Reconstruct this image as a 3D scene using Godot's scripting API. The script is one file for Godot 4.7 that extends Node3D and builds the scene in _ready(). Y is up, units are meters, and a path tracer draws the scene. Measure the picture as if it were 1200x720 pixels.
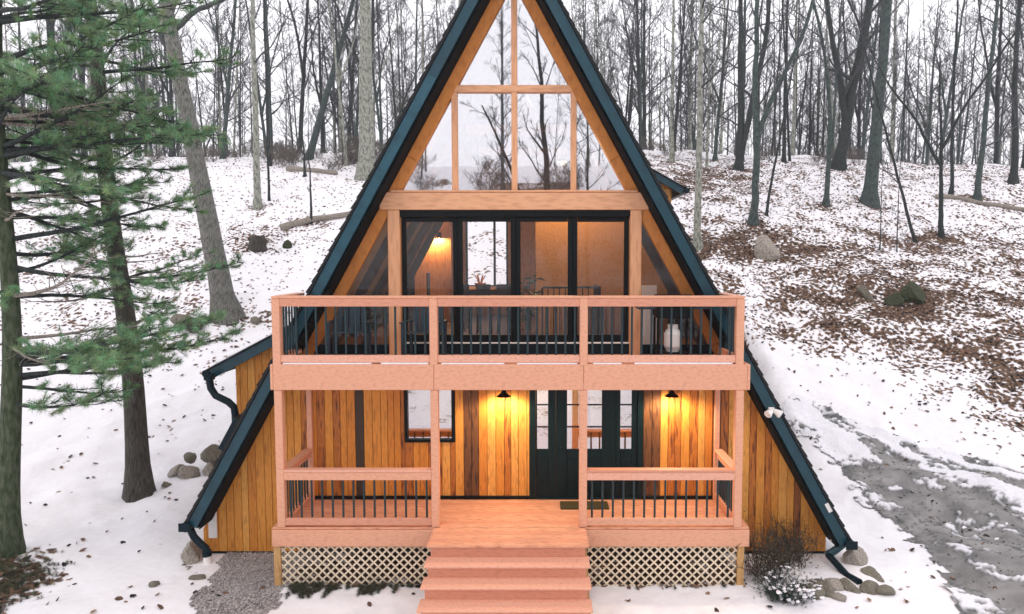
extends Node3D

# ---------------------------------------------------------------- helpers
class MB:
	var v := PackedVector3Array()
	var n := PackedVector3Array()
	var c := PackedColorArray()
	var idx := PackedInt32Array()
	func tri(a: Vector3, b: Vector3, d: Vector3, nn: Vector3) -> void:
		var k := v.size()
		if (d - a).cross(b - a).dot(nn) < 0.0:
			v.append(a); v.append(d); v.append(b)
		else:
			v.append(a); v.append(b); v.append(d)
		n.append(nn); n.append(nn); n.append(nn)
		idx.append(k); idx.append(k + 1); idx.append(k + 2)
	func quad(a: Vector3, b: Vector3, d: Vector3, e: Vector3, nn: Vector3) -> void:
		tri(a, b, d, nn); tri(a, d, e, nn)
	func flat(a: Vector3, b: Vector3, d: Vector3, out: Vector3) -> void:
		var nn := (d - a).cross(b - a).normalized()
		if nn.dot(out) < 0.0: nn = -nn
		tri(a, b, d, nn)
	func ring_tube(pts: PackedVector3Array, rad: PackedFloat32Array, sides: int, cap := true, ridge := 0.0, ph := 0.0) -> void:
		var start := v.size()
		var m := pts.size()
		var side := Vector3.RIGHT
		for k in m:
			var d: Vector3
			if k == 0: d = pts[1] - pts[0]
			elif k == m - 1: d = pts[k] - pts[k - 1]
			else: d = pts[k + 1] - pts[k - 1]
			d = d.normalized()
			if absf(d.dot(side)) > 0.95: side = Vector3.FORWARD if absf(d.z) < 0.7 else Vector3.UP
			side = (side - d * d.dot(side)).normalized()
			var other := d.cross(side)
			for s in sides:
				var t := TAU * s / sides
				var dirv := side * cos(t) + other * sin(t)
				var rr := rad[k]
				if ridge > 0.0:
					rr *= 1.0 + ridge * (absf(sin(t * 2.5 + ph + k * 0.11)) - 0.5) * (1.0 + 3.0 * exp(-k * 0.7)) + ridge * 0.5 * sin(t * 7.0 + ph * 2.0 - k * 0.31)
				v.append(pts[k] + dirv * rr)
				n.append(dirv)
		for k in m - 1:
			for s in sides:
				var a := start + k * sides + s
				var b := start + k * sides + (s + 1) % sides
				idx.append(a); idx.append(b); idx.append(a + sides)
				idx.append(b); idx.append(b + sides); idx.append(a + sides)
		if cap:
			for e in [0, m - 1]:
				var nn: Vector3 = (pts[1] - pts[0]).normalized() * -1.0 if e == 0 else (pts[m - 1] - pts[m - 2]).normalized()
				for s in range(1, sides - 1):
					tri(v[start + e * sides], v[start + e * sides + s], v[start + e * sides + s + 1], nn)
	func fix() -> void:
		# winding follows the stored normals
		for t in range(0, idx.size(), 3):
			var a := v[idx[t]]
			var nn := (v[idx[t + 2]] - a).cross(v[idx[t + 1]] - a)
			if nn.dot(n[idx[t]] + n[idx[t + 1]] + n[idx[t + 2]]) < 0.0:
				var q := idx[t + 1]
				idx[t + 1] = idx[t + 2]
				idx[t + 2] = q
	func mesh() -> ArrayMesh:
		fix()
		var arr := []
		arr.resize(Mesh.ARRAY_MAX)
		arr[Mesh.ARRAY_VERTEX] = v
		arr[Mesh.ARRAY_NORMAL] = n
		if c.size() == v.size() and c.size() > 0: arr[Mesh.ARRAY_COLOR] = c
		arr[Mesh.ARRAY_INDEX] = idx
		var m := ArrayMesh.new()
		m.add_surface_from_arrays(Mesh.PRIMITIVE_TRIANGLES, arr)
		return m

var used := {}
var boxes := {}
var M := {}
var bump := FastNoiseLite.new()
var fine := FastNoiseLite.new()
var mid_n := FastNoiseLite.new()

func numbered(parent: Node, called: String) -> String:
	var key := str(parent.get_instance_id()) + called
	var k: int = used.get(key, 0)
	used[key] = k + 1
	return called if k == 0 else "%s_%03d" % [called, k]

func tag(o: Node, label: String, category: String, group := "", kind := "") -> void:
	if label != "": o.set_meta("label", label)
	if category != "": o.set_meta("category", category)
	if group != "": o.set_meta("group", group)
	if kind != "": o.set_meta("kind", kind)

func thing(called: String, label: String, category: String, at := Vector3.ZERO, group := "") -> Node3D:
	var o := Node3D.new()
	o.name = numbered(self, called)
	o.position = at
	add_child(o)
	tag(o, label, category, group)
	return o

func sub(parent: Node, called: String) -> Node3D:
	var o := Node3D.new()
	o.name = numbered(parent, called)
	parent.add_child(o, true)
	return o

func part(parent: Node, called: String, mesh: Mesh, m: Material, xf := Transform3D()) -> MeshInstance3D:
	var o := MeshInstance3D.new()
	o.name = numbered(parent, called)
	o.mesh = mesh
	o.material_override = m
	o.transform = xf
	parent.add_child(o, true)
	return o

func multi(parent: Node, called: String, mesh: Mesh, m: Material, xfs: Array, cols := []) -> MultiMeshInstance3D:
	var mm := MultiMesh.new()
	mm.transform_format = MultiMesh.TRANSFORM_3D
	mm.use_colors = cols.size() > 0
	mm.mesh = mesh
	mm.instance_count = xfs.size()
	for k in xfs.size():
		mm.set_instance_transform(k, xfs[k])
		if cols.size() > 0: mm.set_instance_color(k, cols[k])
	var o := MultiMeshInstance3D.new()
	o.name = numbered(parent, called)
	o.multimesh = mm
	o.material_override = m
	parent.add_child(o, true)
	return o

func at(x: float, y: float, z: float) -> Transform3D:
	return Transform3D(Basis(), Vector3(x, y, z))

func cbox(size: Vector3, ch := 0.006) -> ArrayMesh:
	var key := "%.3f_%.3f_%.3f_%.3f" % [size.x, size.y, size.z, ch]
	if boxes.has(key): return boxes[key]
	var mb := MB.new()
	var h := size * 0.5
	ch = minf(ch, minf(h.x, minf(h.y, h.z)) * 0.6)
	var i := h - Vector3(ch, ch, ch)
	for ax in 3:
		var b := (ax + 1) % 3
		var d := (ax + 2) % 3
		for s in [-1.0, 1.0]:
			var q := []
			for st in [[-1, -1], [1, -1], [1, 1], [-1, 1]]:
				var p := Vector3.ZERO
				p[ax] = h[ax] * s; p[b] = i[b] * st[0]; p[d] = i[d] * st[1]
				q.append(p)
			var nn := Vector3.ZERO
			nn[ax] = s
			mb.quad(q[0], q[1], q[2], q[3], nn)
		for s in [-1.0, 1.0]:
			for t in [-1.0, 1.0]:
				# edge along axis ax between faces b and d
				var p0 := Vector3.ZERO; var p1 := Vector3.ZERO
				p0[b] = h[b] * s; p0[d] = i[d] * t
				p1[b] = i[b] * s; p1[d] = h[d] * t
				var nn := Vector3.ZERO
				nn[b] = s; nn[d] = t
				var a0 := p0; var a1 := p0; var b0 := p1; var b1 := p1
				a0[ax] = -i[ax]; a1[ax] = i[ax]; b0[ax] = -i[ax]; b1[ax] = i[ax]
				mb.quad(a0, a1, b1, b0, nn.normalized())
	for s in [-1.0, 1.0]:
		for t in [-1.0, 1.0]:
			for u in [-1.0, 1.0]:
				mb.flat(Vector3(h.x * s, i.y * t, i.z * u), Vector3(i.x * s, h.y * t, i.z * u), Vector3(i.x * s, i.y * t, h.z * u), Vector3(s, t, u))
	boxes[key] = mb.mesh()
	return boxes[key]

# a box part given by its two corners
func slab(parent: Node, called: String, a: Vector3, b: Vector3, m: Material, ch := 0.006) -> MeshInstance3D:
	var s := (b - a).abs()
	return part(parent, called, cbox(s, ch), m, Transform3D(Basis(), (a + b) * 0.5))

# convex outline in x, y pushed from z0 to z1, front edge chamfered
func prism(poly: PackedVector2Array, z0: float, z1: float, ch := 0.0) -> ArrayMesh:
	var mb := MB.new()
	var area := 0.0
	var k := poly.size()
	for j in k: area += poly[j].cross(poly[(j + 1) % k])
	if area < 0.0: poly.reverse()
	var cen := Vector2.ZERO
	for p in poly: cen += p / k
	var ins := PackedVector2Array()
	for j in k:
		var d0 := (poly[j] - poly[(j + k - 1) % k]).normalized()
		var d1 := (poly[(j + 1) % k] - poly[j]).normalized()
		var n0 := Vector2(-d0.y, d0.x); var n1 := Vector2(-d1.y, d1.x)
		var bi := (n0 + n1)
		ins.append(poly[j] + bi * (ch / maxf(0.35, 1.0 + n0.dot(n1))))
	for j in range(1, k - 1):
		mb.tri(Vector3(ins[0].x, ins[0].y, z1), Vector3(ins[j].x, ins[j].y, z1), Vector3(ins[j + 1].x, ins[j + 1].y, z1), Vector3(0, 0, 1))
		mb.tri(Vector3(poly[0].x, poly[0].y, z0), Vector3(poly[j].x, poly[j].y, z0), Vector3(poly[j + 1].x, poly[j + 1].y, z0), Vector3(0, 0, -1))
	for j in k:
		var a := poly[j]; var b := poly[(j + 1) % k]
		var e := (b - a).normalized()
		var o := Vector3(e.y, -e.x, 0)
		mb.quad(Vector3(a.x, a.y, z0), Vector3(b.x, b.y, z0), Vector3(b.x, b.y, z1 - ch), Vector3(a.x, a.y, z1 - ch), o)
		if ch > 0.0:
			var ia := ins[j]; var ib := ins[(j + 1) % k]
			mb.quad(Vector3(a.x, a.y, z1 - ch), Vector3(b.x, b.y, z1 - ch), Vector3(ib.x, ib.y, z1), Vector3(ia.x, ia.y, z1), (o + Vector3(0, 0, 1)).normalized())
	return mb.mesh()

func tube(pts: Array, r: float, sides := 10) -> ArrayMesh:
	var mb := MB.new()
	var rad := PackedFloat32Array()
	for p in pts: rad.append(r)
	mb.ring_tube(PackedVector3Array(pts), rad, sides)
	return mb.mesh()

func lathe(profile: Array, sides := 20) -> ArrayMesh:
	var mb := MB.new()
	for k in profile.size() - 1:
		var p: Vector2 = profile[k]; var q: Vector2 = profile[k + 1]
		var d := (q - p).normalized()
		for s in sides:
			var t0 := TAU * s / sides; var t1 := TAU * (s + 1) / sides
			var tm := (t0 + t1) * 0.5
			var nn := Vector3(cos(tm) * d.y, -d.x, sin(tm) * d.y)
			var a := Vector3(cos(t0) * p.x, p.y, sin(t0) * p.x); var b := Vector3(cos(t1) * p.x, p.y, sin(t1) * p.x)
			var e := Vector3(cos(t1) * q.x, q.y, sin(t1) * q.x); var f := Vector3(cos(t0) * q.x, q.y, sin(t0) * q.x)
			if p.x > 0.0001: mb.tri(a, b, e, nn)
			if q.x > 0.0001: mb.tri(a, e, f, nn)
	return mb.mesh()

# ---------------------------------------------------------------- materials
func rgb(r: float, g: float, b: float) -> Color:
	return Color(r / 255.0, g / 255.0, b / 255.0)

func noise_image(sd: int, freq: float, octaves := 4, w := 256, h := 256, kind := FastNoiseLite.TYPE_SIMPLEX_SMOOTH) -> Image:
	var f := FastNoiseLite.new()
	f.seed = sd; f.frequency = freq; f.fractal_octaves = octaves; f.noise_type = kind
	return f.get_seamless_image(w, h, false, false, 0.1)

func ramp_texture(im: Image, stops: Array) -> ImageTexture:
	var g := Gradient.new()
	g.offsets = PackedFloat32Array(range(stops.size()).map(func(k): return float(k) / (stops.size() - 1)))
	g.colors = PackedColorArray(stops)
	var lut := PackedByteArray()
	for k in 256:
		var c := g.sample(k / 255.0)
		lut.append(int(c.r * 255)); lut.append(int(c.g * 255)); lut.append(int(c.b * 255))
	im.convert(Image.FORMAT_L8)
	var src := im.get_data()
	var out := PackedByteArray()
	out.resize(src.size() * 3)
	for k in src.size():
		var q := src[k] * 3
		out[k * 3] = lut[q]; out[k * 3 + 1] = lut[q + 1]; out[k * 3 + 2] = lut[q + 2]
	return ImageTexture.create_from_image(Image.create_from_data(im.get_width(), im.get_height(), false, Image.FORMAT_RGB8, out))

func mat(color: Color, rough := 0.7, metal := 0.0, tex: Texture2D = null, scale := Vector3.ONE, world := true, relief: Texture2D = null, relief_cm := 0.0) -> StandardMaterial3D:
	var m := StandardMaterial3D.new()
	m.albedo_color = color
	m.roughness = rough
	m.metallic = metal
	if tex or relief:
		m.uv1_triplanar = true
		m.uv1_world_triplanar = world
		m.uv1_scale = scale
	if tex: m.albedo_texture = tex
	if relief:
		m.heightmap_enabled = true
		m.heightmap_texture = relief
		m.heightmap_scale = relief_cm
	return m

func make_materials() -> void:
	var g := func(a): return Color(a, a, a)
	var grain_im := noise_image(11, 0.02, 5)
	var grain := ramp_texture(grain_im.duplicate(), [Color(0.7, 0.63, 0.57), Color(0.87, 0.83, 0.78), Color(1, 0.98, 0.95), Color(0.92, 0.88, 0.82), Color(1, 1, 1)])
	var soft := ramp_texture(grain_im.duplicate(), [Color(0.86, 0.83, 0.8), Color(0.95, 0.93, 0.92), Color(1, 1, 1), Color(0.97, 0.95, 0.94)])
	var paint := ramp_texture(noise_image(16, 0.05, 5), [Color(0.9, 0.88, 0.87), Color(0.97, 0.96, 0.955), Color(1, 1, 1), Color(0.985, 0.98, 0.98)])
	var grain_h := ImageTexture.create_from_image(grain_im)
	var stain := ramp_texture(noise_image(12, 0.015, 4), [Color(0.35, 0.3, 0.28), Color(0.66, 0.58, 0.52), Color(1, 0.96, 0.9), Color(0.86, 0.8, 0.72), Color(1, 1, 1)])
	var mottle := ramp_texture(noise_image(13, 0.02, 5), [g.call(0.8), g.call(0.93), g.call(1.0), g.call(0.95)])
	var speck := ramp_texture(noise_image(14, 0.12, 3), [g.call(0.6), g.call(0.85), g.call(1.0), g.call(1.0)])
	# cedar boards: a range of tones from honey to dark brown
	var tones := [rgb(228, 156, 62), rgb(218, 142, 50), rgb(236, 172, 84), rgb(206, 130, 46), rgb(224, 150, 56), rgb(192, 120, 46), rgb(232, 164, 72), rgb(166, 104, 46), rgb(118, 78, 40), rgb(66, 50, 34)]
	M.cedar = []
	for k in tones.size():
		var m := mat(tones[k], 0.62, 0.0, stain if k in [3, 5, 7, 8] else grain, Vector3(3.1, 0.34 + 0.07 * (k % 3), 3.1), true, grain_h, 0.12)
		m.uv1_offset = Vector3(k * 0.37, k * 0.61, 0)
		M.cedar.append(m)
	M.pink = mat(rgb(224, 164, 132), 0.6, 0.0, paint, Vector3(0.7, 1.6, 1.6), true, grain_h, 0.05)
	M.pink_floor = mat(rgb(224, 164, 132), 0.6, 0.0, ramp_texture(noise_image(15, 0.03, 5), [Color(0.72, 0.68, 0.66), Color(0.93, 0.9, 0.88), Color(1, 1, 1), Color(0.97, 0.94, 0.92)]), Vector3(0.5, 0.5, 2.2))
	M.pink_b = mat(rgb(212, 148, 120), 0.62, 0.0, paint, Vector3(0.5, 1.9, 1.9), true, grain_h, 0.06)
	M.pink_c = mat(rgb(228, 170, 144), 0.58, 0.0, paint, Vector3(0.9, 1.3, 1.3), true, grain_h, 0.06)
	M.floor_b = mat(rgb(213, 149, 120), 0.6, 0.0, paint, Vector3(0.5, 0.5, 2.0), true, grain_h, 0.06)
	M.peach = mat(rgb(226, 170, 128), 0.6, 0.0, soft, Vector3(0.5, 2.4, 2.4))
	M.peach_up = mat(rgb(226, 168, 124), 0.6, 0.0, soft, Vector3(2.4, 0.4, 2.4))
	M.rake = mat(rgb(206, 132, 60), 0.6, 0.0, soft, Vector3(1.3, 0.7, 1.3))
	M.teal = mat(rgb(12, 63, 76), 0.34, 0.1, mottle, Vector3(0.6, 0.6, 0.6))
	M.teal_sheen = mat(rgb(34, 80, 94), 0.26, 0.2, mottle, Vector3(0.6, 0.6, 0.6))  # paler copy of the fascia teal: sheen of one length put into its colour
	M.gutter = mat(rgb(14, 34, 42), 0.35, 0.1)
	M.baluster = mat(rgb(10, 44, 50), 0.45)
	M.soffit = mat(rgb(10, 16, 17), 0.85)
	M.shingle = mat(rgb(34, 38, 40), 0.95, 0.0, speck, Vector3(2, 2, 2))
	M.black = mat(rgb(11, 17, 18), 0.4)
	M.door = mat(rgb(9, 32, 34), 0.4, 0.0, mottle, Vector3(1, 1, 1))
	M.lattice = mat(rgb(232, 214, 186), 0.75, 0.0, mottle, Vector3(1.4, 1.4, 1.4))
	M.pine_post = mat(rgb(206, 166, 112), 0.7, 0.0, grain, Vector3(3, 0.6, 3))
	M.sheath = mat(rgb(40, 30, 24), 0.9)
	M.concrete = mat(rgb(70, 66, 62), 0.9, 0.0, speck, Vector3(1, 1, 1))
	M.white = mat(rgb(236, 234, 230), 0.5)
	M.white_wall = mat(rgb(226, 218, 206), 0.8, 0.0, mottle, Vector3(0.4, 0.4, 0.4))
	M.in_wood = mat(rgb(206, 140, 76), 0.6, 0.0, grain, Vector3(2.2, 0.4, 2.2))
	M.in_brown = mat(rgb(156, 110, 58), 0.75, 0.0, ramp_texture(noise_image(17, 0.08, 4), [g.call(0.78), g.call(0.92), g.call(1.0), g.call(0.95)]), Vector3(0.8, 0.8, 0.8))
	M.in_ceiling = mat(rgb(122, 102, 76), 0.7, 0.0, grain, Vector3(0.4, 0.4, 2.4))
	M.in_beam = mat(rgb(44, 40, 34), 0.7, 0.0, grain, Vector3(2, 0.4, 2))
	M.in_floor = mat(rgb(120, 84, 56), 0.5, 0.0, grain, Vector3(2.2, 0.4, 0.4))
	M.mat_green = mat(rgb(104, 92, 50), 1.0, 0.0, ramp_texture(noise_image(18, 0.05, 4), [Color(0.35, 0.4, 0.3), Color(0.6, 0.62, 0.5), Color(1, 0.95, 0.8)]), Vector3(2, 2, 2))
	for q in [M.black, M.door, M.gutter, M.soffit]: q.metallic_specular = 0.28
	M.patio = mat(rgb(13, 42, 56), 0.4)
	M.leaf_house = mat(rgb(30, 62, 44), 0.5)
	M.clay = mat(rgb(120, 78, 58), 0.8)
	var white_im := Image.create(4, 4, false, Image.FORMAT_RGB8)
	white_im.fill(Color.WHITE)
	var white_tex := ImageTexture.create_from_image(white_im)
	# coated panes mirror about half of the light, clear ones little
	for q in [["mirror_glass", 0.56], ["porch_glass", 0.4]]:
		var gl := mat(Color(0.96, 0.96, 0.97, q[1]), 0.015, 1.0)
		gl.albedo_texture = white_tex
		gl.transparency = BaseMaterial3D.TRANSPARENCY_ALPHA
		M[q[0]] = gl
	var gl2 := mat(Color(0.9, 0.93, 0.95, 0.02), 0.015, 0.0)
	gl2.transparency = BaseMaterial3D.TRANSPARENCY_ALPHA
	gl2.metallic_specular = 0.3
	M.clear_glass = gl2
	M.bulb = mat(rgb(255, 225, 180), 0.4)
	M.bulb.emission_enabled = true
	M.bulb.emission = Color(1.0, 0.75, 0.45)
	M.bulb.emission_energy_multiplier = 3.0
	# bark
	var bark_im := noise_image(21, 0.03, 5)
	var bark := ramp_texture(bark_im.duplicate(), [g.call(0.3), g.call(0.55), g.call(0.85), g.call(1.0), g.call(0.9)])
	var bark_h := ImageTexture.create_from_image(bark_im)
	var lich := ramp_texture(noise_image(22, 0.02, 5), [Color(0.4, 0.42, 0.4), Color(0.7, 0.72, 0.7), Color(1, 1, 0.97), Color(0.75, 0.85, 0.78)])
	M.bark_dark = mat(rgb(60, 68, 66), 0.95, 0.0, bark, Vector3(2.6, 0.5, 2.6), false, bark_h, 1.2)
	M.bark_mid = mat(rgb(84, 98, 94), 0.95, 0.0, bark, Vector3(2.4, 0.5, 2.4), false, bark_h, 1.0)
	M.bark_pale = mat(rgb(168, 168, 160), 0.92, 0.0, lich, Vector3(1.6, 0.6, 1.6), false, bark_h, 0.6)
	M.bark_brown = mat(rgb(88, 84, 76), 0.95, 0.0, bark, Vector3(3.0, 0.45, 3.0), false, bark_h, 2.0)
	M.bark_grey = mat(rgb(142, 142, 134), 0.95, 0.0, bark, Vector3(3.4, 0.55, 3.4), false, bark_h, 2.5)
	M.bark_moss = mat(rgb(92, 98, 84), 0.95, 0.0, ramp_texture(noise_image(23, 0.025, 5), [Color(0.4, 0.42, 0.36), Color(0.62, 0.72, 0.55), Color(0.9, 0.92, 0.85), Color(1, 1, 1)]), Vector3(2.2, 0.6, 2.2), false, bark_h, 1.8)
	M.twig = mat(rgb(70, 74, 74), 0.95)
	M.twig_far = M.twig
	M.dead_wood = mat(rgb(170, 160, 148), 0.9, 0.0, bark, Vector3(2, 2, 2), false)
	var nd := mat(Color.WHITE, 0.6)
	nd.vertex_color_use_as_albedo = true
	nd.backlight_enabled = true
	nd.backlight = Color(0.5, 0.55, 0.45)
	M.needle = nd
	var lf := mat(Color.WHITE, 0.9)
	lf.vertex_color_use_as_albedo = true
	M.leaf = lf
	M.rock = mat(rgb(142, 138, 130), 0.95, 0.0, ramp_texture(noise_image(24, 0.02, 5), [Color(0.45, 0.45, 0.42), Color(0.75, 0.74, 0.7), Color(1, 0.98, 0.94), Color(0.7, 0.76, 0.66)]), Vector3(1.2, 1.2, 1.2), false, grain_h, 1.5)
	M.rock_pale = mat(rgb(190, 184, 176), 0.95, 0.0, ramp_texture(noise_image(25, 0.02, 5), [Color(0.55, 0.55, 0.52), Color(0.8, 0.78, 0.75), Color(1, 1, 1)]), Vector3(1.2, 1.2, 1.2), false, grain_h, 1.5)
	M.rock_moss = mat(rgb(92, 92, 80), 0.95, 0.0, ramp_texture(noise_image(26, 0.03, 5), [Color(0.35, 0.36, 0.32), Color(0.62, 0.7, 0.52), Color(1, 0.98, 0.94)]), Vector3(1.4, 1.4, 1.4), false, grain_h, 1.5)
	var snow_h := ImageTexture.create_from_image(noise_image(27, 0.02, 6))
	M.snow = mat(rgb(240, 238, 243), 0.9, 0.0, null, Vector3(0.8, 0.8, 0.8), true, snow_h, 3.0)
	var rd := mat(Color.WHITE, 0.8, 0.0, ramp_texture(noise_image(28, 0.1, 4), [g.call(0.82), g.call(0.95), g.call(1.0), g.call(0.97)]), Vector3(0.7, 0.7, 0.7), true, snow_h, 1.0)
	rd.vertex_color_use_as_albedo = true
	M.road = rd
	M.snow_relief = snow_h

# ---------------------------------------------------------------- terrain
func smin(a: float, b: float, k: float) -> float:
	var h := maxf(k - absf(a - b), 0.0) / k
	return minf(a, b) - h * h * k * 0.25

func smax(a: float, b: float, k: float) -> float:
	return -smin(-a, -b, k)

func height(x: float, z: float) -> float:
	var u := -z - 3.2
	var top := 13.4 - 0.07 * maxf(0.0, x - 12.0) - 0.04 * maxf(0.0, -x - 14.0)
	top = maxf(top, 7.0)
	var a := smax(smin(0.42 * u, top, 4.0), 0.0, 1.5)
	if z < -42.0: a -= minf(0.06 * (-z - 42.0), 6.0)
	if z > 22.0: a += smax(smin(0.5 * (z - 25.0), 15.0, 3.0), 0.0, 2.0)
	var far := clampf((absf(x) - 5.0) / 4.0 + maxf(0.0, -z - 8.0) / 6.0, 0.0, 1.0)
	a += far * (bump.get_noise_2d(x, z) * 0.45 + fine.get_noise_2d(x, z) * 0.08)
	a += (1.0 - far) * fine.get_noise_2d(x, z) * 0.05
	if z > -40.0: a += mid_n.get_noise_2d(x, z) * 0.11 * smoothstep(5.6, 7.0, absf(x) + maxf(0.0, z - 0.8) * 2.0)
	var m := (1.0 - smoothstep(5.9, 7.4, absf(x))) * smoothstep(-11.6, -9.8, z) * (1.0 - smoothstep(0.5, 1.6, z))
	return lerpf(a, minf(a, -0.03), m)

func gauss(x: float, z: float, cx: float, cz: float, sx: float, sz: float) -> float:
	var dx := (x - cx) / sx
	var dz := (z - cz) / sz
	return exp(-(dx * dx + dz * dz))

# how much leaf litter lies in the open
func litter(x: float, z: float) -> float:
	var d := 0.06 + (0.14 if x > 5.0 else 0.0) * smoothstep(-2.5, -5.5, z)
	var hill := smoothstep(-6.5, -11.0, z)
	var upper := smoothstep(-17.0, -21.0, z)
	d += hill * (0.47 if x > 0.0 else 0.36) * (1.0 - 0.45 * upper)
	d += 0.42 * gauss(x, z, 8.8, -17.4, 2.4, 1.4) + 0.42 * gauss(x, z, 13.0, -12.3, 2.6, 1.3) + 0.8 * gauss(x, z, 14.6, -6.6, 2.4, 2.2)
	d += 0.35 * gauss(x, z, 9.6, -27.0, 3.2, 4.5) + 0.2 * gauss(x, z, 10.6, -9.6, 2.8, 0.9) + 0.3 * gauss(x, z, -11.6, -17.6, 2.2, 2.2)
	d += 0.25 * gauss(x, z, 11.4, -17.2, 2.0, 1.2)
	d -= 0.75 * gauss(x, z, 7.8, -7.6, 1.9, 1.5) + 0.3 * gauss(x, z, 6.6, -15.0, 1.6, 1.0) + 0.2 * gauss(x, z, -9.0, -15.0, 2.0, 5.0)
	d += 1.1 * gauss(x, z, -8.4, 1.3, 0.9, 1.0) + 0.12 * gauss(x, z, -9.0, -7.5, 3.0, 2.5)
	for q in TRUNKS:
		var e: float = (x - q.x) * (x - q.x) + (z - q.y) * (z - q.y)
		if e < 4.0: d += 0.42 * exp(-e / 0.55)
	if absf(x) < 3.9 and z > -1.0 and z < 1.4: d = 1.0
	return clampf(d, 0.0, 1.0)

const TRUNKS := [Vector2(-10.04, -10.9), Vector2(-9.6, -27.7), Vector2(-13.4, -21.7), Vector2(-10.1, -19.5), Vector2(7.1, -17.0), Vector2(12.2, -29.2), Vector2(10.3, -19.75), Vector2(14.4, -21.7), Vector2(17.9, -28.5), Vector2(16.6, -22.0), Vector2(17.0, -18.1), Vector2(18.4, -18.7), Vector2(22.6, -23.0)]
const GX0 := -34.0
const GX1 := 36.0
const GZ0 := -40.0
const GZ1 := 8.0

func make_ground() -> void:
	var w := 2000
	var h := 1370
	var lw := 250
	var lh := 171
	var low := Image.create(lw, lh, false, Image.FORMAT_L8)
	for j in lh:
		for i in lw:
			var q := litter(lerpf(GX0, GX1, (i + 0.5) / lw), lerpf(GZ0, GZ1, (j + 0.5) / lh))
			low.set_pixel(i, j, Color(q, q, q))
	low.resize(w, h, Image.INTERPOLATE_BILINEAR)
	var D := low.get_data()
	var nf := FastNoiseLite.new()
	nf.noise_type = FastNoiseLite.TYPE_SIMPLEX_SMOOTH
	nf.seed = 3; nf.frequency = 0.16; nf.fractal_octaves = 2
	var A := nf.get_image(w, h).get_data()
	nf.seed = 4; nf.frequency = 0.022; nf.fractal_octaves = 3
	var B := nf.get_image(w, h).get_data()
	nf.seed = 5; nf.frequency = 0.3; nf.fractal_octaves = 2
	var T := nf.get_image(w, h).get_data()
	nf.seed = 6; nf.frequency = 0.05; nf.fractal_octaves = 5
	var R := nf.get_image(w, h).get_data()
	var rel := PackedByteArray()
	rel.resize(w * h)
	var out := PackedByteArray()
	out.resize(w * h * 3)
	var k3 := 0
	for k in w * h:
		var val := A[k] * 0.53 + B[k] * 0.47
		var thr := 217.0 - D[k] * 0.48
		var t := T[k]
		if val < thr:
			rel[k] = 90 + (R[k] >> 1)
			out[k3] = 236 + (t >> 5); out[k3 + 1] = 234 + (t >> 5); out[k3 + 2] = 237 + (t >> 5)
		else:
			var f := clampf((val - thr) * 0.2, 0.0, 1.0)
			rel[k] = int(lerpf(90.0 + (R[k] >> 1), t * 0.35, f))
			var r := 16 + t * 0.6
			var gg := 16 + t * 0.43
			var b := 16 + t * 0.31
			out[k3] = int(lerpf(234.0, r, f)); out[k3 + 1] = int(lerpf(231.0, gg, f)); out[k3 + 2] = int(lerpf(234.0, b, f))
		k3 += 3
	var tex := ImageTexture.create_from_image(Image.create_from_data(w, h, false, Image.FORMAT_RGB8, out))
	var m := mat(Color.WHITE, 0.9)
	m.albedo_texture = tex
	m.heightmap_enabled = true
	m.heightmap_texture = ImageTexture.create_from_image(Image.create_from_data(w, h, false, Image.FORMAT_L8, rel))
	m.heightmap_scale = 7.0
	M.ground = m
	# grid: fine near the house, coarse far away
	var xs := PackedFloat32Array()
	var zs := PackedFloat32Array()
	for q in [-500, -380, -280, -210, -160, -120, -90, -70, -56, -46, -39]: xs.append(q)
	var x := GX0
	while x < GX1 - 0.01:
		xs.append(x); x += 0.175
	for q in [36, 40, 46, 56, 70, 90, 120, 160, 210, 280, 380, 500]: xs.append(q)
	for q in [-600, -400, -280, -200, -150, -120, -100, -84, -72, -62, -54, -47, -43]: zs.append(q)
	var z := GZ0
	while z < GZ1 - 0.01:
		zs.append(z); z += 0.175
	for q in [8, 9.5, 11, 13, 15, 17, 19, 21, 23, 25, 27, 29, 32, 36, 40, 45, 50, 56, 62, 70, 80, 95, 120, 160, 250, 400]: zs.append(q)
	var nx := xs.size()
	var nz := zs.size()
	var v := PackedVector3Array(); var nn := PackedVector3Array(); var uv := PackedVector2Array()
	v.resize(nx * nz); nn.resize(nx * nz); uv.resize(nx * nz)
	for j in nz:
		for i in nx:
			v[j * nx + i] = Vector3(xs[i], height(xs[i], zs[j]), zs[j])
			uv[j * nx + i] = Vector2((xs[i] - GX0) / (GX1 - GX0), (zs[j] - GZ0) / (GZ1 - GZ0))
	for j in nz:
		for i in nx:
			var a := v[j * nx + mini(i + 1, nx - 1)] - v[j * nx + maxi(i - 1, 0)]
			var b := v[mini(j + 1, nz - 1) * nx + i] - v[maxi(j - 1, 0) * nx + i]
			nn[j * nx + i] = b.cross(a).normalized()
	var idx := PackedInt32Array()
	for j in nz - 1:
		for i in nx - 1:
			var a := j * nx + i
			idx.append(a); idx.append(a + 1); idx.append(a + nx)
			idx.append(a + 1); idx.append(a + nx + 1); idx.append(a + nx)
	var arr := []
	arr.resize(Mesh.ARRAY_MAX)
	arr[Mesh.ARRAY_VERTEX] = v; arr[Mesh.ARRAY_NORMAL] = nn; arr[Mesh.ARRAY_TEX_UV] = uv; arr[Mesh.ARRAY_INDEX] = idx
	var me := ArrayMesh.new()
	me.add_surface_from_arrays(Mesh.PRIMITIVE_TRIANGLES, arr)
	var o := part(self, "ground", me, m)
	o.set_meta("kind", "structure")
	tag(o, "snow covered hillside ground strewn with dead leaves", "ground")

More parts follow.
